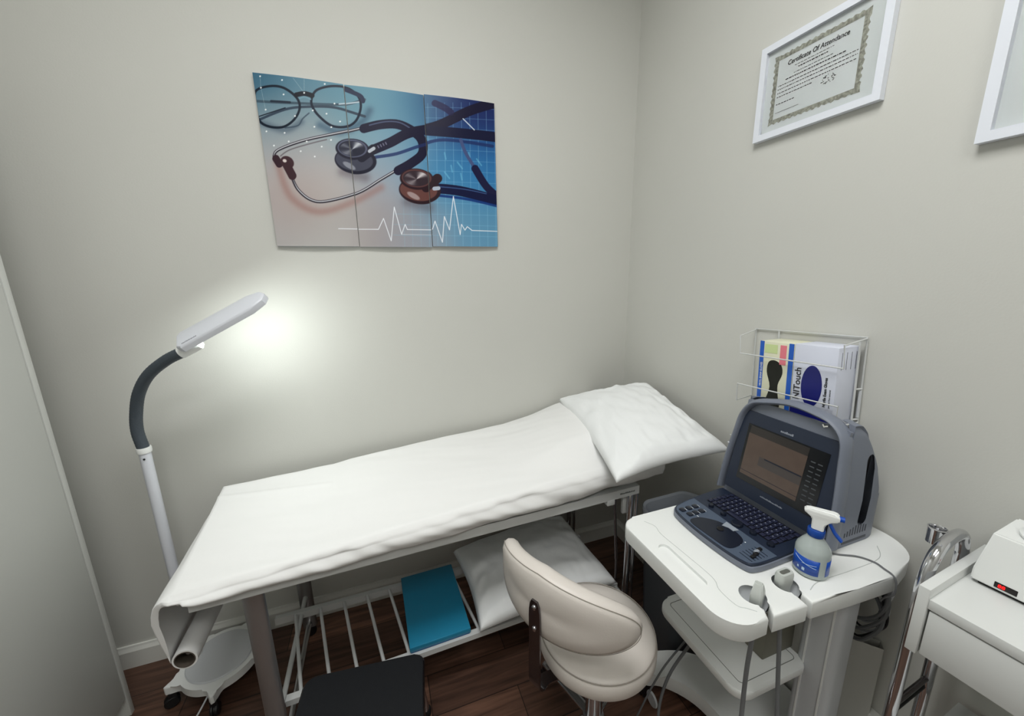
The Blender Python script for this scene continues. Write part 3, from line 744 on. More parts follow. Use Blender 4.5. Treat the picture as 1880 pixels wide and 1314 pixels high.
for k in range(5):
    a = math.radians(248+72*k); d = V((math.cos(a), math.sin(a), 0)); c = V((SX, SY, 0))
    bm = bm_(); P = [c+d*.02+V((0, 0, .125)), c+d*.12+V((0, 0, .112)), c+d*.26+V((0, 0, .088))]
    tube(bm, P, 0, seg=16, spl=5, flat=(.011, .018, (0, 0, 1))); obj('base_leg', bm, CHROME, st, world=True)
    q = c+d*.245; caster(st, q.x, q.y, .078, .026, a)
obj('hub', mlathe([(0, .10), (.035, .10), (.04, .115), (.035, .14), (0, .142)], (SX, SY, 0), 24), CHROME, st, world=True)

# ------------------------------------------------------------------ equipment cart
CZ = .87; CT = .048
cart = thing('equipment_cart', 'white plastic equipment cart against the right wall, carrying the ultrasound machine', 'cart', (-.33, -1.13, 0))
def arc(cx, cy, r, a0, a1, n):
    return [(cx+r*math.cos(math.radians(a0+(a1-a0)*i/n)), cy+r*math.sin(math.radians(a0+(a1-a0)*i/n))) for i in range(n+1)]
x0, x1, y0, y1 = -.665, -.008, -1.318, -.925
poly = []
poly += arc(x1-.10, y1-.05, .05, 90, 0, 1)[:0]
# counter-clockwise: right-far, left-far, left-near, near edge with two keyholes, right-near
poly += arc(x1-.05, y1-.05, .05, 0, 90, 6)
poly += arc(x0+.045, y1-.045, .045, 90, 180, 8)
poly += arc(x0+.065, y0+.065, .065, 180, 270, 10)
def keyhole(cx, cy, r, sxx, hw):
    a = math.degrees(math.asin(min(.95, hw/r)))
    ye = y0-.05*max(0, sxx+.56)
    return [(sxx-hw, ye), (cx-hw-.000, cy-r*math.cos(math.radians(a)))] + arc(cx, cy, r, 270-a, 270-360+a, 22)[1:-1] + [(cx+hw, cy-r*math.cos(math.radians(a))), (sxx+hw, ye)]
poly += keyhole(-.541, -1.262, .035, -.556, .0075)
poly += keyhole(-.440, -1.264, .034, -.444, .0075)
poly += [(-.30, -1.334), (-.17, -1.341)] + arc(x1-.10, -1.225, .10, 282, 360, 9)
bm = bm_(); prism(bm, poly, CZ-CT, CZ, .009, 3, bevbot=.006); top = obj('cart_top', bm, WPLAS, cart, world=True, smooth=40)
cut = [mprism(rrect(-.637, -1.205, -.607, -1.053, .014, 6), -.008, .02, 0)]
for b in cut: bmesh.ops.transform(b, matrix=Matrix.Translation((0, 0, CZ)), verts=b.verts)
# world -> cart local
for b in cut: bmesh.ops.transform(b, matrix=base_m(cart).inverted(), verts=b.verts)
boolean(top, cut)
SML = mat('moulded_seam', (186, 190, 188), .5)
bm = bm_(); tube(bm, [(-.60, -.955, CZ), (-.585, -.985, CZ), (-.592, -1.02, CZ), (-.588, -1.10, CZ), (-.585, -1.19, CZ), (-.600, -1.225, CZ), (-.60, -1.27, CZ), (-.585, -1.285, CZ), (-.572, -1.298, CZ)], .0009, seg=6, spl=6); obj('top_seam', bm, SML, cart, world=True)
bm = bm_(); tube(bm, [(-.405, -1.298, CZ), (-.36, -1.288, CZ), (-.25, -1.292, CZ), (-.14, -1.29, CZ), (-.09, -1.26, CZ)], .0009, seg=6, spl=6); obj('top_seam', bm, SML, cart, world=True)
for cx in (-.541, -.440):       # cup holders below the holes
    bm = bm_(); prof = [(.0335, CZ-.004), (.029, CZ-.022), (.015, CZ-.036)]
    rs = []
    for r, z in prof: rs.append([V((cx+r*math.cos(a), -1.262+r*math.sin(a), z)) for a in np.radians(np.linspace(-75, 255, 28))])
    for r, z in prof[::-1]: rs.append([V((cx+(r+.003)*math.cos(a), -1.262+(r+.003)*math.sin(a), z)) for a in np.radians(np.linspace(-75, 255, 28))])
    rings(bm, rs, close=False, cap=False); obj('cup_holder', bm, GPLAS, cart, world=True)
# shelf
bm = bm_(); prism(bm, rrect(-.488, -1.232, -.228, -.905, [.03, .05, .045, .03], 8), .475, .502, .008, 3, bevbot=.006); obj('lower_shelf', bm, WPLAS, cart, world=True)
bm = bm_(); tube(bm, [(x, y, .5022) for x, y in rrect(-.455, -1.205, -.245, -.93, .012, 5)], .0009, seg=6, closed=True); obj('shelf_seam', bm, mat('seam_shadow', (120, 122, 118), .6), cart, world=True)
# column
bm = bm_(); prism(bm, rrect(-.234, -1.290, -.165, -1.195, .018, 6), .09, CZ-CT+.001, 0); col = obj('column', bm, GPLAS, cart, world=True)
bm = bm_(); box(bm, (-.2365, -1.272, .10), (-.232, -1.268, CZ-CT)); box(bm, (-.2365, -1.220, .10), (-.232, -1.216, CZ-CT)); obj('column_rib', bm, WPLAS, col, world=True)
bm = bm_(); prism(bm, rrect(-.22, -1.25, -.08, -1.0, .03, 5), CZ-CT-.05, CZ-CT, 0, bevbot=None); obj('top_mount', bm, GPLAS, cart, world=True)
# base: H-shaped, front legs reach out to the left
def leg_poly(flip):
    P = [(-.43, -.795), (-.30, -.83), (-.20, -.90), (-.10, -.93), (-.04, -.93), (-.04, -1.32), (-.16, -1.34), (-.36, -1.375), (-.46, -1.37), (-.485, -1.33), (-.46, -1.295), (-.37, -1.25), (-.33, -1.15), (-.335, -1.02), (-.365, -.945), (-.42, -.885), (-.465, -.865), (-.475, -.825)]
    return P
P = [(p.x, p.y) for p in crspline([(x, y, 0) for x, y in leg_poly(0)], 4, True)]
bm = bm_(); prism(bm, P, .075, .135, .016, 3, bevbot=.006); obj('cart_base', bm, WPLAS, cart, world=True)
for x, y, a in ((-.435, -.835, 200), (-.455, -1.335, 160), (-.08, -.95, 20), (-.08, -1.30, -20)):
    caster(cart, x, y, .078, .030, math.radians(a))
obj('caster_cap', mlathe([(0, -.004), (.026, -.004), (.028, 0), (.026, .004), (0, .006)], (-.462, -.895, .052), 24, 'x'), GPLAS, cart, world=True)

# box on shelf
t = thing('power_unit', 'grey brown box shaped unit on the lower shelf of the cart', 'electrical unit', (-.25, -1.13, .5025))
obj('housing', mbox((-.342, -1.178, .503), (-.222, -1.06, .70), .003), mat('putty_grey', (112, 110, 98), .55), t, world=True)
bm = bm_(); [box(bm, (-.33+.02*k, -1.1788, .63), (-.318+.02*k, -1.178, .634)) for k in range(5)]; obj('vent_slots', bm, BLACK, t, world=True)
bm = bm_(); tube(bm, [(-.37, -1.10, .60), (-.355, -1.11, .62), (-.342, -1.12, .60)], .007, seg=10, spl=5); obj('plug', bm, WPLAS, t, world=True)

# probes in the cup holders
PRB = mat('probe_grey', (188, 192, 188), .45)
CBL = mat('grey_cable', (110, 112, 114), .5)
t = thing('ultrasound_probe', 'wedge headed pale probe in the left cup holder of the cart', 'ultrasound probe', (-.541, -1.262, CZ-.06), 0, 'probes in the cart cup holders')
bm = bm_(); cx, cy = -.534, -1.268
rs = [[V((cx+a*w, cy+b*d, z)) for a, b in ((-1, -1), (1, -1), (1, 1), (-1, 1))] for w, d, z in ((.012, .010, CZ-.055), (.016, .012, CZ-.01), (.0175, .012, CZ+.008), (.013, .010, CZ+.022), (.005, .008, CZ+.036))]
rings(bm, rs); bmesh.ops.bevel(bm, geom=bm.edges[:], offset=.002, segments=2, affect='EDGES'); bmesh.ops.rotate(bm, cent=(cx, cy, CZ), matrix=Matrix.Rotation(.45, 3, 'Z'), verts=bm.verts)
obj('head', bm, PRB, t, world=True)
bm = bm_(); tube(bm, [(cx, cy, CZ-.05), (cx-.005, cy-.005, .76), (-.545, -1.275, .66), (-.56, -1.29, .50), (-.58, -1.31, .34), (-.60, -1.34, .15), (-.58, -1.36, .012), (-.50, -1.42, .0055), (-.30, -1.45, .0055)], .0052, seg=10, spl=6); obj('cable', bm, CBL, t, world=True)
t = thing('ultrasound_probe', 'flat blunt pale probe with a slot, in the right cup holder', 'ultrasound probe', (-.440, -1.262, CZ-.06), 0, 'probes in the cart cup holders')
bm = bm_(); cx, cy = -.437, -1.258
rs = []
for w, d, z in ((.014, .009, CZ-.055), (.018, .010, CZ-.012), (.021, .0115, CZ-.002), (.0215, .012, CZ+.018), (.019, .0105, CZ+.026)):
    rs.append([V((cx+a, cy+b, z)) for a, b in rrect(-w, -d, w, d, d*.7, 4)])
rings(bm, rs); hd = obj('head', bm, PRB, t, world=True)
bm = bm_(); prism(bm, rrect(cx-.014, cy-.005, cx+.014, cy+.005, .0045, 4), CZ+.0255, CZ+.0268); obj('slot', bm, mat('slot_grey', (96, 98, 92), .6), hd, world=True, label='dark recessed slot')
bm = bm_(); tube(bm, [(cx, cy, CZ-.05), (cx-.002, cy-.01, .74), (-.45, -1.29, .60), (-.465, -1.32, .44), (-.50, -1.37, .27), (-.53, -1.41, .12), (-.50, -1.44, .0055), (-.3, -1.48, .0055)], .005, seg=10, spl=6); obj('cable', bm, CBL, t, world=True)
bm = bm_(); tube(bm, [(-.35, -1.0, .47), (-.40, -.985, .38), (-.47, -.97, .25), (-.515, -.985, .13), (-.52, -1.02, .02), (-.52, -1.08, .006)], .0048, seg=10, spl=6)
tag(obj('hanging_cable', bm, CBL), 'grey cable hanging below the cart shelf beside the stool', 'cable', 'cables under the cart')
bm = bm_(); tube(bm, [(-.36, -.98, .45), (-.40, -.96, .36), (-.48, -.95, .26), (-.545, -.94, .12), (-.56, -.93, .03), (-.56, -.98, .005)], .0032, seg=10, spl=6)
tag(obj('hanging_cable', bm, CBL), 'thinner grey cable at the stool side, looping to floor', 'cable', 'cables under the cart')
bm = bm_(); tube(bm, [(-.06, -1.215, CZ+.0035), (-.09, -1.25, CZ+.003), (-.15, -1.262, CZ+.003), (-.24, -1.272, CZ+.003)][::-1]+[(-.03, -1.29, CZ+.003), (-.028, -1.30, CZ+.0)][:0], .0022, seg=8, spl=8)
bm.free()
bm = bm_(); tube(bm, [(-.249, -1.228, CZ+.0035), (-.223, -1.247, CZ+.0025), (-.186, -1.269, CZ+.0025), (-.170, -1.296, CZ+.0025), (-.174, -1.318, CZ+.0025), (-.177, -1.336, CZ+.001), (-.178, -1.3455, CZ-.012), (-.176, -1.3460, CZ-.046), (-.17, -1.33, .80), (-.14, -1.31, .76)], .0022, seg=8, spl=8)
tag(obj('machine_cord', bm, CBL), 'thin grey cord trailing over the cart top behind the bottle', 'cord')

# cable bundle and carton behind the column
bm = bm_(); box(bm, (0, 0, 0), (.092, .030, .405)); bmesh.ops.transform(bm, matrix=Matrix.Translation((-.088, -1.224, .137))@Matrix.Rotation(math.radians(-50), 4, 'Z'), verts=bm.verts)
o = obj('carton', bm, mat('white_card', (200, 200, 194), .6), smooth=None); bm = bm_(); bm.from_mesh(o.data)
fs = [f for f in bm.faces if f.normal.z > .9]; r = bmesh.ops.inset_region(bm, faces=fs, thickness=.003); bmesh.ops.translate(bm, verts=list({v for f in fs for v in f.verts}), vec=(0, 0, -.12)); bm.to_mesh(o.data); bm.free()
tag(o, 'slim white open carton standing behind the cart column', 'carton')
t = thing('cable_bundle', 'tangled coil of grey and black cables hanging behind the cart column', 'cables', (-.06, -1.2, .6))
for k in range(7):
    r = random.Random(k); P = []
    for i in range(9):
        a = 2*PI*i/9; P.append((-.068+.010*(k % 3)+.036*math.cos(a)*.8, -1.245+.06*math.cos(a+.4)+.006*r.uniform(-1, 1), .66+.085*math.sin(a)+.012*k-.03+r.uniform(-.006, .006)))
    bm = bm_(); tube(bm, P, (.005, .003, .004)[k % 3], seg=8, spl=6, closed=True); obj('cable_loop', bm, (CBL, BPLAS, GPLAS)[k % 3], t, world=True)
bm = bm_(); tube(bm, [(-.04, -1.27, CZ-CT-.002), (-.045, -1.28, .72), (-.06, -1.28, .62)], .005, seg=8, spl=5); obj('cable_drop', bm, BPLAS, t, world=True)

# ------------------------------------------------------------------ ultrasound machine
us = thing('ultrasound_machine', 'blue grey portable ultrasound machine with open keyboard on the cart', 'ultrasound machine', (-.27, -1.07, CZ))
SH = mat('blue_grey_shell', (116, 122, 135), .42, bump=.1, bscale=500)
NAVY = mat('navy_plastic', (31, 40, 58), .38)
SLATE = mat('slate_panel', (74, 86, 104), .45)
DK = mat('dark_glossy_navy', (22, 28, 42), .25)
YL, YR = -.905, -1.232
Z0 = CZ+.001
# body: height field with cheeks, extruded over x
def cheek(x): return interp(x, [(-.215, 1.212), (-.18, 1.208), (-.14, 1.190), (-.10, 1.150), (-.075, 1.105), (-.058, 1.04), (-.050, .95)])
def mid(x): return interp(x, [(-.235, 1.160), (-.19, 1.155), (-.15, 1.10), (-.125, 1.03), (-.112, .98), (-.050, .92)])
bm = bm_(); rs = []
xs = [-.236, -.222, -.205, -.185, -.165, -.145, -.125, -.105, -.088, -.074, -.063, -.055, -.050]
for x in xs:
    ins = .0 if x < -.09 else .008*((x+.09)/.04)**2
    yl, yr = YL-ins, YR+ins; ring = [V((x, yl, Z0)), V((x, yl, .88))]
    ch, md_ = cheek(x), mid(x); cl_ = interp(x, [(-.215, 1.205), (-.17, 1.195), (-.145, 1.14), (-.125, 1.05), (-.112, .985), (-.05, .925)])
    taper = .014
    # left cheek up, dip, right cheek
    def tp(z): return .016*max(0, (z-1.0)/.2)
    for q in (.25, .5, .75): z = .96+(cl_-.035-.96)*q; ring.append(V((x, yl-tp(z), z)))
    for a in range(0, 91, 15): ring.append(V((x, yl-tp(cl_)-.035+.035*math.cos(math.radians(a)), cl_-.035+.035*math.sin(math.radians(a)))))
    for q, dpt in ((.06, .12), (.12, .6), (.17, .95), (.25, 1), (.5, 1), (.75, 1), (.83, .95), (.88, .6), (.94, .12)):
        ring.append(V((x, yl+(yr-yl)*q, (cl_ if q < .5 else ch)+(md_-(cl_ if q < .5 else ch))*dpt)))
    for a in range(90, -1, -15): ring.append(V((x, yr+tp(ch)+.035-.035*math.cos(math.radians(a)), ch-.035+.035*math.sin(math.radians(a)))))
    for q in (.75, .5, .25): z = 1.0+(ch-.035-1.0)*q; ring.append(V((x, yr+tp(z), z)))
    ring += [V((x, yr, 1.0)), V((x, yr, Z0))]
    rs.append([V((p.x+.047*max(0, min(1.15, (p.z-.9)/.265))*max(0, 1-(x+.236)/.14), p.y, p.z)) for p in ring])
rings(bm, rs); body = obj('body_shell', bm, SH, us, world=True, smooth=45)
cut = [mprism(rrect(.925, -.134, 1.120, -.100, .015, 5), -.03, .03, 0, mp=lambda z, x, d: V((x+(z-1.02)*.06, YR+.006+d*.6, z)))]
for b in cut: bmesh.ops.transform(b, matrix=base_m(us).inverted(), verts=b.verts)
try: boolean(body, cut)
except Exception as e: print('bool', e)
bm = bm_(); prism(bm, rrect(.938, -.117, 1.112, -.103, .006, 5), 0, .002, 0, mp=lambda z, x, d: V((x+(z-1.02)*.06, YR+.0195-d, z))); obj('port_recess', bm, BPLAS, body, world=True, label='black connector recess')
bm = bm_()
for k in range(9):
    x = -.185+k*.0105; h = .030-abs(k-5)*.0035; box(bm, (x, YR-.0006, .900), (x+.004, YR+.002, .900+h))
box(bm, (-.19, YR-.0006, .880), (-.092, YR+.002, .8865)); obj('side_vent', bm, mat('vent_grey', (62, 66, 76), .5), body, world=True, label='dark vent slots')
# front rim and handle arch
def rimpt(s):
    pass
ro = [(YL+.004, .885), (YL-.004, 1.0), (YL-.016, 1.09), (YL-.026, 1.15), (YL-.052, 1.19), (YL-.095, 1.207), (-1.07, 1.222), (YR+.095, 1.217), (YR+.052, 1.205), (YR+.022, 1.17), (YR+.012, 1.10), (YR+.002, 1.0), (YR-.004, .885)]
def leanx(z): return -.240+.040*(z-.885)/.33
P = crspline([(leanx(z), y, z) for y, z in ro], 7)
bm = bm_(); tube(bm, P, 0, seg=16, flat=(.0235, .0085, (1, 0, 0))); 
# the flat up-vector is x: a (half depth along x) .0175, thickness .0085
obj('handle_rim', bm, SH, us, world=True)
bm = bm_(); lathe(bm, [(0, 0), (.0035, 0), (.003, .002), (0, .0022)], (0, 0, 0), 10); bmesh.ops.rotate(bm, cent=(0, 0, 0), matrix=Matrix.Rotation(-PI/2, 3, 'Y'), verts=bm.verts); bmesh.ops.translate(bm, verts=bm.verts, vec=(-.2445, -.9115, 1.045)); obj('rim_screw', bm, GPLAS, us, world=True)
# screen lid (bezel) as a slab on an inclined plane
lo_ = V((-.253, 0, .903)); ld = V((.046, 0, .262)); ldn = ld.normalized(); lnn = V((-ldn.z, 0, ldn.x))
def LP(y, s, d=0.): return lo_+ld*s+V((0, y, 0))+lnn*d
LM = lambda y, s, d: LP(y, s, d)
bm = bm_(); prism(bm, [(-.922, .0), (-.932, .99), (-1.216, .99), (-1.226, .0)], -.012, .004, 0, mp=LM); lid = obj('screen_bezel', bm, NAVY, us, world=True, smooth=30)
bm = bm_(); prism(bm, [(-.957, .165), (-.957, .845), (-1.190, .845), (-1.190, .165)], .0042, .0052, 0, mp=LM); obj('screen_surround', bm, mat('screen_black', (14, 16, 20), .15), lid, world=True)
SCR = mat('screen_image', (84, 70, 62), .2, emit=.015, ecol=(120, 92, 74), var=.05, vscale=30)
bm = bm_(); prism(bm, [(-.965, .24), (-.965, .74), (-1.140, .74), (-1.140, .24)], .0054, .0058, 0, mp=LM); scr = obj('display', bm, SCR, lid, world=True, smooth=None)
def lq(y0_, y1_, s0, s1, d, m, nm, par):
    bm = bm_(); prism(bm, [(y0_, s0), (y0_, s1), (y1_, s1), (y1_, s0)], d, d+.0003, 0, mp=LM); return obj(nm, bm, m, par, world=True, smooth=None)
lq(-.966, -1.140, .74, .83, .0054, mat('screen_header', (48, 44, 42), .2), 'header_bar', scr)
lq(-1.014, -1.139, .415, .52, .0059, mat('screen_dialog', (70, 64, 62), .2), 'dialog_box', scr)
lq(-1.030, -1.139, .505, .52, .0063, DK, 'dialog_title_bar', scr)
lq(-.965, -1.140, .285, .290, .0059, DK, 'status_line', scr)
bm = bm_()
for k in range(9):
    for j in range(2):
        y = -1.150-j*.018; s = .70-k*.052; ps = [(y, s), (y, s+.012), (y-.012, s+.012), (y-.012, s)]
        A_ = [bm.verts.new(LP(a, b, .0055)) for a, b in ps]; bm.faces.new(A_)
obj('menu_text', bm, mat('dim_text', (70, 74, 78), .4), lid, world=True, smooth=None)
GREY = mat('silver_ink', (150, 156, 166), .4)
bm = bm_(); dashes(bm, LP(-1.054, .875, .0042), (0, -1, 0), ld, .036, .0065, 6, .0012); dashes(bm, LP(-1.045, .085, .0042), (0, -1, 0), ld, .066, .0045, 7, .0012)
obj('logo_lettering', bm, GREY, lid, world=True, smooth=None)
bm = bm_(); prism(bm, rrect(.99, -1.214, 1.115, -.930, .01, 3), -.014, -.002, 0, mp=lambda s, y, d: LP(y, s, d)); obj('lid_top_strip', bm, SH, us, world=True)
bm = bm_(); q = LP(-1.155, 1.075, .001); slab(bm, q, (0, -.9, .45), (0, .3, 1), .012, .004, .002); slab(bm, q, (0, .75, .75), (0, -.6, .8), .008, .004, .002); obj('latch', bm, mat('bright_metal', (225, 225, 220), .2, .6), us, world=True)
# keyboard deck
DZ0, DZ1 = CZ+.0015, .893
out = arc(-.452, -.988, .052, 160, 100, 5)
dk = [(-.262, -.921), (-.40, -.934), (-.468, -.946), (-.490, -.955), (-.503, -.975), (-.510, -1.03), (-.511, -1.09), (-.506, -1.16), (-.495, -1.207), (-.478, -1.218), (-.44, -1.221), (-.36, -1.219), (-.30, -1.216), (-.262, -1.212)]
dks = [(p.x, p.y) for p in crspline([(x, y, 0) for x, y in dk], 5)]
bm = bm_(); prism(bm, dks, DZ0, DZ1-.006, .003, 2, bevbot=.003); obj('deck_base', bm, SH, us, world=True)
ins = [(-.385+(x+.385)*.985, -1.075+(y+1.075)*.975) for x, y in dks]
bm = bm_(); prism(bm, ins, DZ1-.006, DZ1, .003, 2); deck = obj('keyboard_deck', bm, NAVY, us, world=True)
def clipdeck(xmax): return [(min(x, xmax), y) for x, y in [(-.385+(x+.385)*.965, -1.075+(y+1.075)*.95) for x, y in dks] ]
fp = [(x, y) for x, y in [(-.385+(x+.385)*.965, -1.075+(y+1.075)*.95) for x, y in dks] if x < -.402]; fp = [(-.402, fp[0][1])]+fp+[(-.402, fp[-1][1])]
bm = bm_(); prism(bm, fp, DZ1, DZ1+.0006, 0); obj('control_panel', bm, SLATE, deck, world=True, label='slate grey front control panel')
ZP = DZ1+.0007
fan = [(p.x, p.y) for p in crspline([(-.500, -1.03, 0), (-.47, -1.022, 0), (-.447, -1.034, 0), (-.424, -1.062, 0), (-.418, -1.10, 0), (-.428, -1.138, 0), (-.455, -1.152, 0), (-.492, -1.148, 0), (-.499, -1.10, 0)], 5, True)]
bm = bm_(); prism(bm, fan, ZP, ZP+.001, 0); obj('palm_pad', bm, DK, deck, world=True, label='dark fan shaped pad')
bm = bm_(); prism(bm, [(-.407, -1.068), (-.432, -1.075), (-.424, -1.09), (-.424, -1.105), (-.407, -1.108)], ZP+.001, ZP+.0018, 0); obj('select_key', bm, mat('light_key', (150, 158, 168), .4), deck, world=True)
bm = bm_(); lathe(bm, [(0, ZP+.001), (.009, ZP+.001), (.009, ZP+.003), (.006, ZP+.0042), (0, ZP+.0035)], (-.449, -1.085, 0), 20); obj('touch_point', bm, BPLAS, deck, world=True)
btn = None
for y, xs_ in ((-.978, (-.480, -.456, -.432)), (-1.003, (-.476, -.455, -.432))):
    for x in xs_:
        bm = bm_(); prism(bm, rrect(-.0085, -.0085, .0085, .0085, .004, 4), 0, .003, .001, 2)
        if btn is None: btn = obj('button', bm, DK, deck); btn.location = V((x, y, ZP))-us.location
        else: bm.free(); again(btn, deck, V((x, y, ZP))-us.location)
bm = bm_()
for y, xs_ in ((-.978, (-.480, -.456, -.432)), (-1.003, (-.476, -.455, -.432))):
    for x in xs_: slab(bm, (x+.0105, y-.006, ZP+.0002), (1, 0, 0), (0, 1, 0), .0016, .010, .0003)
slab(bm, (-.462, -1.021, ZP+.0002), (1, 0, 0), (0, 1, 0), .002, .007, .0003)
for x, y in ((-.452, -1.152), (-.433, -1.150)): slab(bm, (x, y, ZP+.0002), (1, 0, 0), (0, 1, 0), .003, .003, .0003)
obj('white_markings', bm, mat('white_ink', (235, 238, 240), .4), deck, world=True, smooth=None)
bm = bm_()
for k in range(6): slab(bm, (-.478+k*.0105, -1.206, ZP), (1, 0, 0), (0, 1, 0), .0016, .036, .0004)
obj('slider_tracks', bm, DK, deck, world=True, smooth=None)
for x, y, c_ in ((-.462, -1.196, BPLAS), (-.448, -1.192, BPLAS), (-.438, -1.186, GREY), (-.425, -1.183, BPLAS)):
    obj('slider', mbox((x-.007, y-.004, ZP), (x+.007, y+.004, ZP+.006), .0015), c_, deck, world=True)
for x, y, r in ((-.386, -.994, .0075), (-.386, -1.038, .008), (-.388, -1.086, .0155), (-.381, -1.130, .009), (-.379, -1.179, .0095)):
    obj('knob', mlathe([(0, DZ1), (r, DZ1), (r, DZ1+.005), (r*.85, DZ1+.008), (0, DZ1+.0085)], (x, y, 0), 24), DK, deck, world=True)
# keys
key = None; K0 = V((-.3655, -.972)); rows_ = 6; cols_ = 14
kb = obj('key_well', mbox((-.371, -1.183, DZ1), (-.266, -.962, DZ1+.0006)), BPLAS, deck, world=True)
for r in range(rows_):
    for c in range(cols_):
        if r == 0 and 4 <= c <= 8:
            continue
        x = -.363+r*.0168+.0002; y = -.9715-c*.01565-(.002 if r % 2 else 0)
        bm = bm_()
        if key is None:
            box(bm, (-.0070, -.0063, 0), (.0070, .0063, .0034), .0012, 2); key = obj('key', bm, mat('key_navy', (34, 38, 60), .4), kb); key.location = V((x, y, DZ1+.0007))-us.location
        else: bm.free(); again(key, kb, V((x, y, DZ1+.0007))-us.location)
obj('space_bar', mbox((-.3700, -1.103, DZ1+.0007), (-.356, -1.033, DZ1+.0041), .0012), MATS['key_navy'], kb, world=True)
bm = bm_(); rnd = random.Random(2)
for r in range(1, rows_):
    for c in range(2, cols_-1):
        x = -.363+r*.0168; y = -.9715-c*.01565; slab(bm, (x-.001, y-.002, DZ1+.0042), (1, 0, 0), (0, 1, 0), .0025, .0035, .0001)
obj('key_legends', bm, mat('legend_white', (140, 146, 160), .5), kb, world=True, smooth=None)

# ------------------------------------------------------------------ spray bottle
BX, BY = -.347, -1.2575
sb = thing('spray_bottle', 'blue and white trigger spray bottle on the cart beside the machine', 'spray bottle', (BX, BY, CZ+.001), math.radians(0))
CLR = mat('cloudy_clear_plastic', (196, 206, 204), .22, trans=.35)
R0 = .0355
bm = bm_(); lathe(bm, [(0, 0), (R0-.004, 0), (R0, .004), (R0, .062), (R0-.002, .070), (R0-.010, .083), (R0-.018, .094), (.0145, .103), (.0135, .112), (0, .112)], (0, 0, 0), 40); obj('bottle', bm, CLR, sb)
bm = bm_(); rs = []
def lab(a0, a1, z0, z1, m, nm, r=R0+.0004, slope=0.):
    bm = bm_(); A = [[], []]
    for i in range(19):
        a = math.radians(a0+(a1-a0)*i/18)
        for k, z in enumerate((z0, z1+slope*i/18)): A[k].append(bm.verts.new((r*math.cos(a), r*math.sin(a), z)))
    for i in range(18): bm.faces.new((A[0][i], A[0][i+1], A[1][i+1], A[1][i]))
    o = obj(nm, bm, m, sb, smooth=None)
    for p in o.data.polygons: p.use_smooth = True
    o.modifiers.new('s', 'SOLIDIFY').thickness = .0003
    return o
bm.free()
BLB = mat('label_blue', (18, 74, 170), .35)
CB = 212     # azimuth facing the room
lab(CB-80, CB+25, .012, .052, BLB, 'front_label'); lab(CB+50, CB+100, .012, .052, BLB, 'back_label')
WI = mat('label_white', (190, 214, 235), .4)
bm = bm_(); P = []
for i in range(20):
    a = math.radians(CB-60+i*4); P.append(((R0+.0008)*math.cos(a), (R0+.0008)*math.sin(a), .047-.0012*i+.00002*i*i))
tube(bm, P, .0005, seg=5)
P = [((R0+.0008)*math.cos(math.radians(CB-30+i*3)), (R0+.0008)*math.sin(math.radians(CB-30+i*3)), .036+.0002*i) for i in range(16)]; tube(bm, P, .0004, seg=5)
a = math.radians(CB-28); slab(bm, ((R0+.0004)*math.cos(a), (R0+.0004)*math.sin(a), .018), (-math.sin(a), math.cos(a), 0), (0, 0, 1), .006, .007, .0005)
a = math.radians(CB-45); slab(bm, ((R0+.0004)*math.cos(a), (R0+.0004)*math.sin(a), .019), (-math.sin(a), math.cos(a), 0), (0, 0, 1), .004, .005, .0005)
obj('label_marks', bm, WI, sb, smooth=None)
obj('neck_collar', mlathe([(0, .100), (.0165, .100), (.0175, .102), (.0175, .116), (.016, .118), (0, .118)], (0, 0, 0), 28), mat('collar_blue', (16, 66, 150), .35), sb)
hd_ = V((-.62, .35, 0)).normalized(); hd_ = V((.55, -.83, 0)).normalized()     # nozzle direction (to the right in view)
pd_ = V((-hd_.y, hd_.x, 0))
bm = bm_(); rs = []
for w, b, f, z in ((.012, -.012, .012, .117), (.0115, -.012, .013, .135), (.0115, -.014, .022, .146), (.012, -.022, .036, .152), (.0125, -.032, .038, .159), (.0115, -.030, .036, .166), (.008, -.020, .028, .170)):
    rs.append([hd_*b*.92-pd_*w*.7+V((0, 0, z)), hd_*f-pd_*w+V((0, 0, z)), hd_*f+pd_*w+V((0, 0, z)), hd_*b*.92+pd_*w*.7+V((0, 0, z))])
rings(bm, rs); bmesh.ops.bevel(bm, geom=bm.edges[:], offset=.0022, segments=2, affect='EDGES'); hd2 = obj('spray_head', bm, WPLAS, sb)
bm = bm_(); tube(bm, [hd_*.034+V((0, 0, .158)), hd_*.046+V((0, 0, .158))], .0065, seg=12); obj('nozzle', bm, BLB, hd2)
bm = bm_(); P = [hd_*.018+V((0, 0, .147)), hd_*.026+V((0, 0, .132)), hd_*.034+V((0, 0, .118)), hd_*.046+V((0, 0, .104))]
tube(bm, P, 0, seg=10, spl=5, flat=(.0040, .0080, tuple(hd_))); obj('trigger', bm, BLB, hd2)
bm = bm_(); tube(bm, [(0, 0, .11), (.004, .004, .05), (.01, .01, .004)], .0018, seg=8); obj('dip_tube', bm, GPLAS, sb)

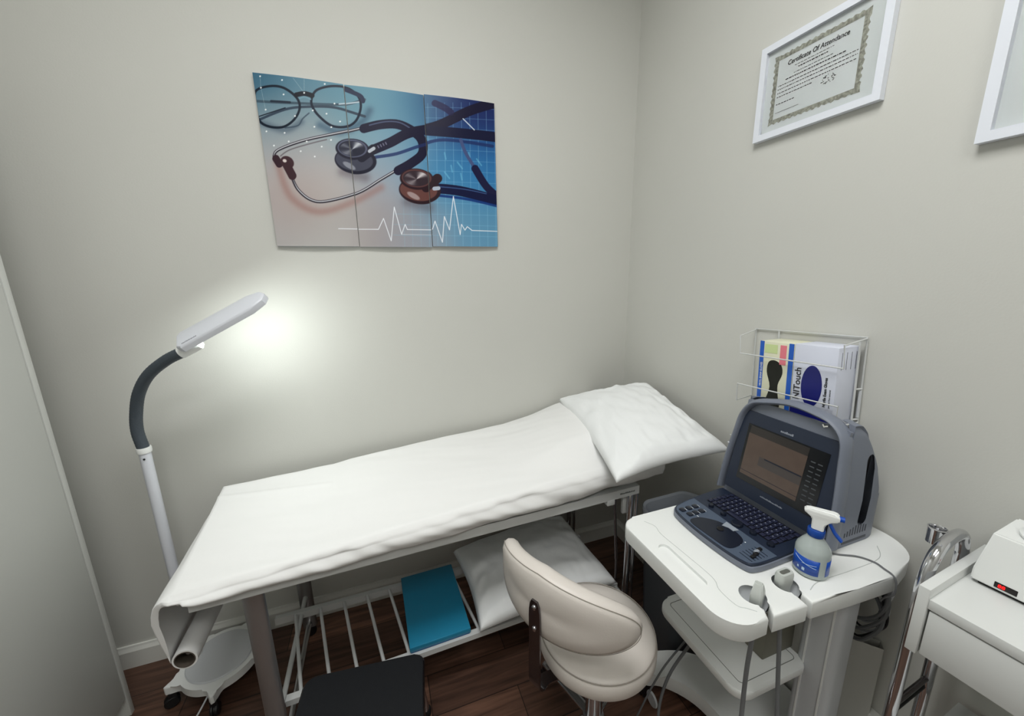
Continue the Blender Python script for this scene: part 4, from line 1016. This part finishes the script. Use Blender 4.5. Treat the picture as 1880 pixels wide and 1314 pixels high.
# ------------------------------------------------------------------ glove rack
RT = Matrix.Translation((0, -.775, 1.39))@Matrix.Rotation(math.radians(-3.), 4, 'X')@Matrix.Translation((0, .775, -1.39))
rack = thing('glove_rack', 'white wire rack on the right wall above the ultrasound machine', 'wire rack', (0, -.94, 1.0))
def rk(name, paths, r, m=WMET, closed=False):
    bm = bm_()
    for p in paths: tube(bm, p, r, seg=8, closed=closed)
    bmesh.ops.transform(bm, matrix=RT, verts=bm.verts); return obj(name, bm, m, rack, world=True)
ya, yb, xf = -.775, -1.112, -.122
rk('back_wires', [[(-.006, ya, .97), (-.006, ya, 1.388), (-.006, yb, 1.388), (-.006, yb, .97), (-.006, ya, .97)], [(-.028, yb+.004, .97), (-.028, yb+.004, 1.380)], [(-.006, -.86, .97), (-.006, -.86, 1.388)], [(-.006, yb, 1.24), (-.028, yb+.004, 1.24)], [(-.006, yb, 1.15), (-.028, yb+.004, 1.15)]], .0028)
for zt in (1.385, 1.20):
    drop = .072
    if zt > 1.3: P = [(-.006, ya, zt), (xf, ya-.035, zt-.012), (xf, ya-.038, zt-drop), (xf, yb+.012-.028, zt-drop), (xf, yb-.012, zt-.010), (-.006, yb, zt)]
    else: P = [(-.006, ya, zt-.06), (xf, ya-.035, zt-.055), (xf, ya-.035, zt+.005), (xf, yb-.012, zt+.005), (xf, yb-.010, zt-.055), (-.006, yb, zt-.06)]
    rk('basket_wire', [P], .0022)
rk('shelf_wires', [[(-.006, y, 1.0), (-.1, y, 1.0)] for y in np.linspace(ya-.02, yb+.02, 9)]+[[(-.1, ya, 1.0), (-.1, yb, 1.0)]], .0022)
rk('side_plate', [[(-.009, yb+.001, 1.155), (-.009, yb+.001, 1.235)]], .004, GPLAS)
rack['label'] = 'white wire rack on the right wall above the ultrasound machine'
# boxes
def glove_box(lbl, y0_, y1_, z0, z1, xf_, m):
    t = thing('glove_box', lbl, 'glove box', (-.06, (y0_+y1_)/2, z0), 0, 'glove boxes in the wire rack')
    bm = mbox((xf_, y1_, z0), (-.012, y0_, z1), .0015); bmesh.ops.transform(bm, matrix=RT, verts=bm.verts)
    c = obj('carton', bm, m, t, world=True); return t, c
U, W = (0, -1, 0), (0, 0, 1)
def pr(name, fn, m, par, smooth=None):
    bm = bm_(); fn(bm); bmesh.ops.transform(bm, matrix=RT, verts=bm.verts); return obj(name, bm, m, par, world=True, smooth=smooth)
def poly3(bm, pts, x, d=.0004):
    a = [bm.verts.new((x, y, z)) for y, z in pts]; b = [bm.verts.new((x-d, y, z)) for y, z in pts]; n = len(a)
    bm.faces.new(a); bm.faces.new(b[::-1])
    for i in range(n): bm.faces.new((a[i], a[(i+1) % n], b[(i+1) % n], b[i]))
CREAM = mat('cream_card', (222, 222, 196), .5); GLB = mat('glove_blue', (30, 92, 190), .4); GWH = mat('lavender_white_card', (214, 218, 232), .5); DNV = mat('deep_blue_ink', (18, 24, 110), .4)
xf_ = -.105
t, c = glove_box('cream glove box with blue edge strips and green pink tag, left in rack', -.872, -.982, 1.125, 1.362, xf_, CREAM)
pr('edge_strip', lambda b: slab(b, (xf_-.0002, -.872, 1.125), U, W, .014, .237, .0004), GLB, c)
pr('edge_strip', lambda b: slab(b, (xf_-.0002, -.967, 1.125), U, W, .015, .237, .0004), GLB, c)
pr('green_tag', lambda b: slab(b, (xf_-.0002, -.889, 1.325), U, W, .042, .028, .0005), mat('tag_green', (206, 222, 160), .5), c)
pr('pink_tag', lambda b: slab(b, (xf_-.0002, -.940, 1.292), U, W, .020, .062, .0005), mat('tag_pink', (232, 128, 140), .5), c)
slot = [(p.x, p.y) for p in crspline([(-.905, 1.295, 0), (-.925, 1.303, 0), (-.947, 1.290, 0), (-.952, 1.262, 0), (-.940, 1.225, 0), (-.944, 1.185, 0), (-.950, 1.155, 0), (-.935, 1.140, 0), (-.915, 1.142, 0), (-.903, 1.165, 0), (-.914, 1.215, 0), (-.901, 1.262, 0)], 4, True)]
pr('dispenser_slot', lambda b: poly3(b, slot, xf_-.0002), mat('slot_black', (26, 28, 20), .7), c)
pr('lettering', lambda b: (text(b, 'VINYL EXAM GLOVES', .0085, (xf_-.0007, -.8835, 1.21), W, (0, 1, 0), bold=.0001), text(b, 'L', .012, (xf_-.0007, -.884, 1.135), W, (0, 1, 0), bold=.0003), text(b, 'M', .012, (xf_-.0007, -.884, 1.155), W, (0, 1, 0), bold=.0002)), mat('white_ink', (235, 238, 240), .4), c)
t, c = glove_box('lavender white glove box with a dark blue oval, right in rack', -.984, -1.103, 1.125, 1.364, xf_, GWH)
ov = [(-1.040+.029*math.cos(2*PI*k/36), 1.243+.062*math.sin(2*PI*k/36)) for k in range(36)]
pr('dispenser_oval', lambda b: poly3(b, ov, xf_-.0002), DNV, c)
pr('bottom_band', lambda b: (poly3(b, [(-.984, 1.125), (-.984, 1.185), (-1.02, 1.178), (-1.05, 1.165), (-1.103, 1.172), (-1.103, 1.125)], xf_-.0002)), DNV, c)
pr('lettering', lambda b: text(b, 'NITouch', .026, (xf_-.0007, -1.008, 1.195), W, (0, 1, 0), bold=.0003, sx=1.05), INK, c)
pr('fine_print', lambda b: (text(b, 'Nitrile Exam Gloves', .0105, (xf_-.0007, -1.082, 1.19), W, (0, 1, 0), bold=.0003), text(b, 'powder free textured', .006, (xf_-.0007, -1.093, 1.19), W, (0, 1, 0))), INK, c)
pr('side_print', lambda b: [slab(b, (-.09+.02*k, -1.1032, 1.30), (1, 0, 0), W, .0012, .05, .0003) for k in range(4)], INK, c)
t, c = glove_box('lower glove box with deep blue front behind the machine handle', -.93, -1.09, 1.006, 1.122, -.098, DNV)
pr('white_band', lambda b: slab(b, (-.0982, -.93, 1.006), U, W, .04, .119, .0004), GWH, c)

# ------------------------------------------------------------------ waste bin
bn = thing('waste_bin', 'grey plastic waste bin with clear grey liner, in the corner behind the cart', 'waste bin', (-.165, -.69, 0))
bm = bm_(); rs = []
for z, s in ((0, .84), (.02, .86), (.56, 1.), (.575, 1.02)): rs.append([V((-.165+a*s, -.69+b*s, z)) for a, b in rrect(-.135, -.125, .135, .125, .05, 6)])
for z, s in ((.575, .98), (.03, .83)): rs.append([V((-.165+a*s, -.69+b*s, z)) for a, b in rrect(-.135, -.125, .135, .125, .05, 6)])
rings(bm, rs); obj('bin_body', bm, mat('bin_grey', (72, 76, 80), .5), bn, world=True)
bm = bm_(); rs = []
for z, s in ((.53, 1.03), (.585, 1.06), (.615, 1.09), (.622, 1.07), (.615, 1.0), (.56, .93), (.45, .85)): rs.append([V((-.165+a*s+.004*nz(a*30, z*20), -.69+b*s+.004*nz(b*30, z*22, 4), z+.006*nz(a*18, b*18))) for a, b in rrect(-.135, -.125, .135, .125, .06, 8)])
rings(bm, rs, cap=False); obj('bin_liner', bm, mat('liner_plastic', (184, 190, 200), .25, alpha=.8), bn, world=True)

# ------------------------------------------------------------------ trolley with wax warmer
TR = thing('beauty_trolley', 'white trolley with drawer and chrome tube frame, at the right edge', 'trolley', (-.305, -1.447, 0), math.radians(3.5))
LAM = mat('trolley_laminate', (214, 216, 214), .38)
TD, TW, TZ = .285, .42, .948
obj('tray', mbox((0, -TW, TZ-.022), (TD, 0, TZ), .001), LAM, TR)
obj('side_panel', mbox((-.004, 0, TZ-.132), (TD, .017, TZ+.022), .001), LAM, TR)
obj('side_panel', mbox((-.004, -TW-.017, TZ-.132), (TD, -TW, TZ+.022), .001), LAM, TR)
obj('back_panel', mbox((TD-.002, -TW, TZ-.112), (TD+.010, 0, TZ+.038), .001), LAM, TR)
dr = obj('drawer', mbox((.002, -TW+.004, TZ-.130), (.018, -.003, TZ-.026), .0015), LAM, TR)
obj('drawer_box', mbox((.018, -TW+.012, TZ-.105), (TD-.01, -.012, TZ-.03)), LAM, dr)
obj('drawer_knob', mlathe([(0, 0), (.006, 0), (.006, -.012), (.011, -.018), (.009, -.024), (0, -.025)], (.002, -TW/2, TZ-.068), 16, 'x'), CHROME, dr)
for z in (.545, .18): obj('shelf', mbox((-.002, -TW+.012, z-.018), (TD-.005, -.012, z), .001), LAM, TR)
for yy in (.032, -TW-.032):
    bm = bm_(); P = crspline([(.062, yy, .06), (.062, yy, .70), (.062, yy, .88), (.067, yy, .945), (.085, yy, .990), (.115, yy, 1.010), (.160, yy, 1.018), (.205, yy, 1.008), (.225, yy, .96), (.225, yy, .88), (.225, yy, .06)], 7)
    tube(bm, P, .0115, seg=18); obj('tube_frame', bm, CHROME, TR)
    for z in (.93, .86, .53, .165):
        obj('spacer', mtube([(.062, yy, z), (.062, yy+(-.016 if yy > 0 else .016), z)], .004), DCHROME, TR)
    for x in (.062, .225):
        M = V((x, yy, 0)); bm = bm_(); lathe(bm, [(0, -.012), (.022, -.012), (.026, -.006), (.026, .006), (.022, .012), (0, .012)], (x+.008, yy, .026), 24, 'y'); box(bm, (x-.006, yy-.016, .03), (x+.012, yy+.016, .062), .003)
        obj('caster', bm, BPLAS, TR)
obj('cross_bar', mtube([(.062, .032, .60), (.225, .032, .60)], .006), DCHROME, TR)
obj('cross_bar', mtube([(.062, .032, .575), (.225, .032, .575)], .004), BPLAS, TR)
bm = bm_(); lathe(bm, [(.0125, 0), (.015, 0), (.0155, .034), (.017, .037), (.0145, .038), (.0125, .034), (.0125, 0)], (.162, .058, .985), 24, cap=False); obj('tool_ring', bm, CHROME, TR)
obj('ring_arm', mtube([(.162, .044, .998), (.162, .034, 1.012)], .004), CHROME, TR)
# warmer
wm = thing('wax_warmer', 'white wax warmer with round lid and red display, on the trolley', 'wax warmer', (-.165, -1.447, TZ+.001+.0), math.radians(3.5))
def WR(x, y, z): return V((x, -y, z))
WD, WW, WH = .135, .26, .115
bm = bm_(); rs = []
for z, i, j in ((.006, 0, 0), (.03, 0, 0), (WH, .018, .010)): rs.append([V((i, -j, z)), V((WD, -j, z)), V((WD, -WW+j, z)), V((i, -WW+j, z))])
rings(bm, rs); bmesh.ops.bevel(bm, geom=bm.edges[:], offset=.003, segments=2, affect='EDGES'); obj('housing', bm, WPLAS, wm)
obj('feet', mbox((.008, -WW+.01, 0), (WD-.01, -.01, .007)), BLACK, wm)
bm = bm_(); box(bm, (-.0012, -.062, .012), (.002, -.032, .024), .0006); dsp = obj('display_window', bm, mat('display_black', (16, 8, 8), .15), wm, label='black window with red digits')
bm = bm_(); text(bm, '88', .010, (-.0014, -.0370, .0145), (0, -1, 0), (0, 0, 1), bold=.0002); obj('red_digits', bm, mat('red_led', (200, 20, 20), .4, emit=1.2, ecol=(255, 20, 25)), dsp, smooth=None)
bm = bm_(); lathe(bm, [(0, WH), (.054, WH), (.056, WH+.003), (.056, WH+.007), (.050, WH+.009), (.050, WH+.015), (.046, WH+.020), (.02, WH+.024), (0, WH+.025)], (.074, -.085, 0), 48); lidw = obj('lid', bm, WPLAS, wm)
obj('lid_knob', mlathe([(0, WH+.022), (.010, WH+.024), (.013, WH+.038), (.008, WH+.043), (0, WH+.044)], (.074, -.085, 0), 24), GPLAS, lidw)

# ------------------------------------------------------------------ world, camera, view
w = bpy.data.worlds.new('room_world'); bpy.context.scene.world = w; w.use_nodes = True
w.node_tree.nodes['Background'].inputs[0].default_value = (.8, .85, .9, 1); w.node_tree.nodes['Background'].inputs[1].default_value = .2
cd = bpy.data.cameras.new('camera'); cam = bpy.data.objects.new('camera', cd); C.objects.link(cam)
cd.sensor_fit = 'HORIZONTAL'; cd.sensor_width = 36; cd.lens = 701.396/1880*36; cd.clip_start = .02
yw, pt, rl = .333714458, -.216418462, -.0183394076
f = V((math.sin(yw)*math.cos(pt), math.cos(yw)*math.cos(pt), math.sin(pt))); r = V((math.cos(yw), -math.sin(yw), 0)); u = r.cross(f)
r2 = r*math.cos(rl)+u*math.sin(rl); u2 = -r*math.sin(rl)+u*math.cos(rl)
cam.matrix_world = Matrix(((r2.x, u2.x, -f.x, -1.2931), (r2.y, u2.y, -f.y, -1.78), (r2.z, u2.z, -f.z, 1.597), (0, 0, 0, 1)))
bpy.context.scene.camera = cam
vs = bpy.context.scene.view_settings
vs.view_transform = 'Standard'; vs.look = 'None'; vs.gamma = 1; vs.use_curve_mapping = False; vs.exposure = -.08
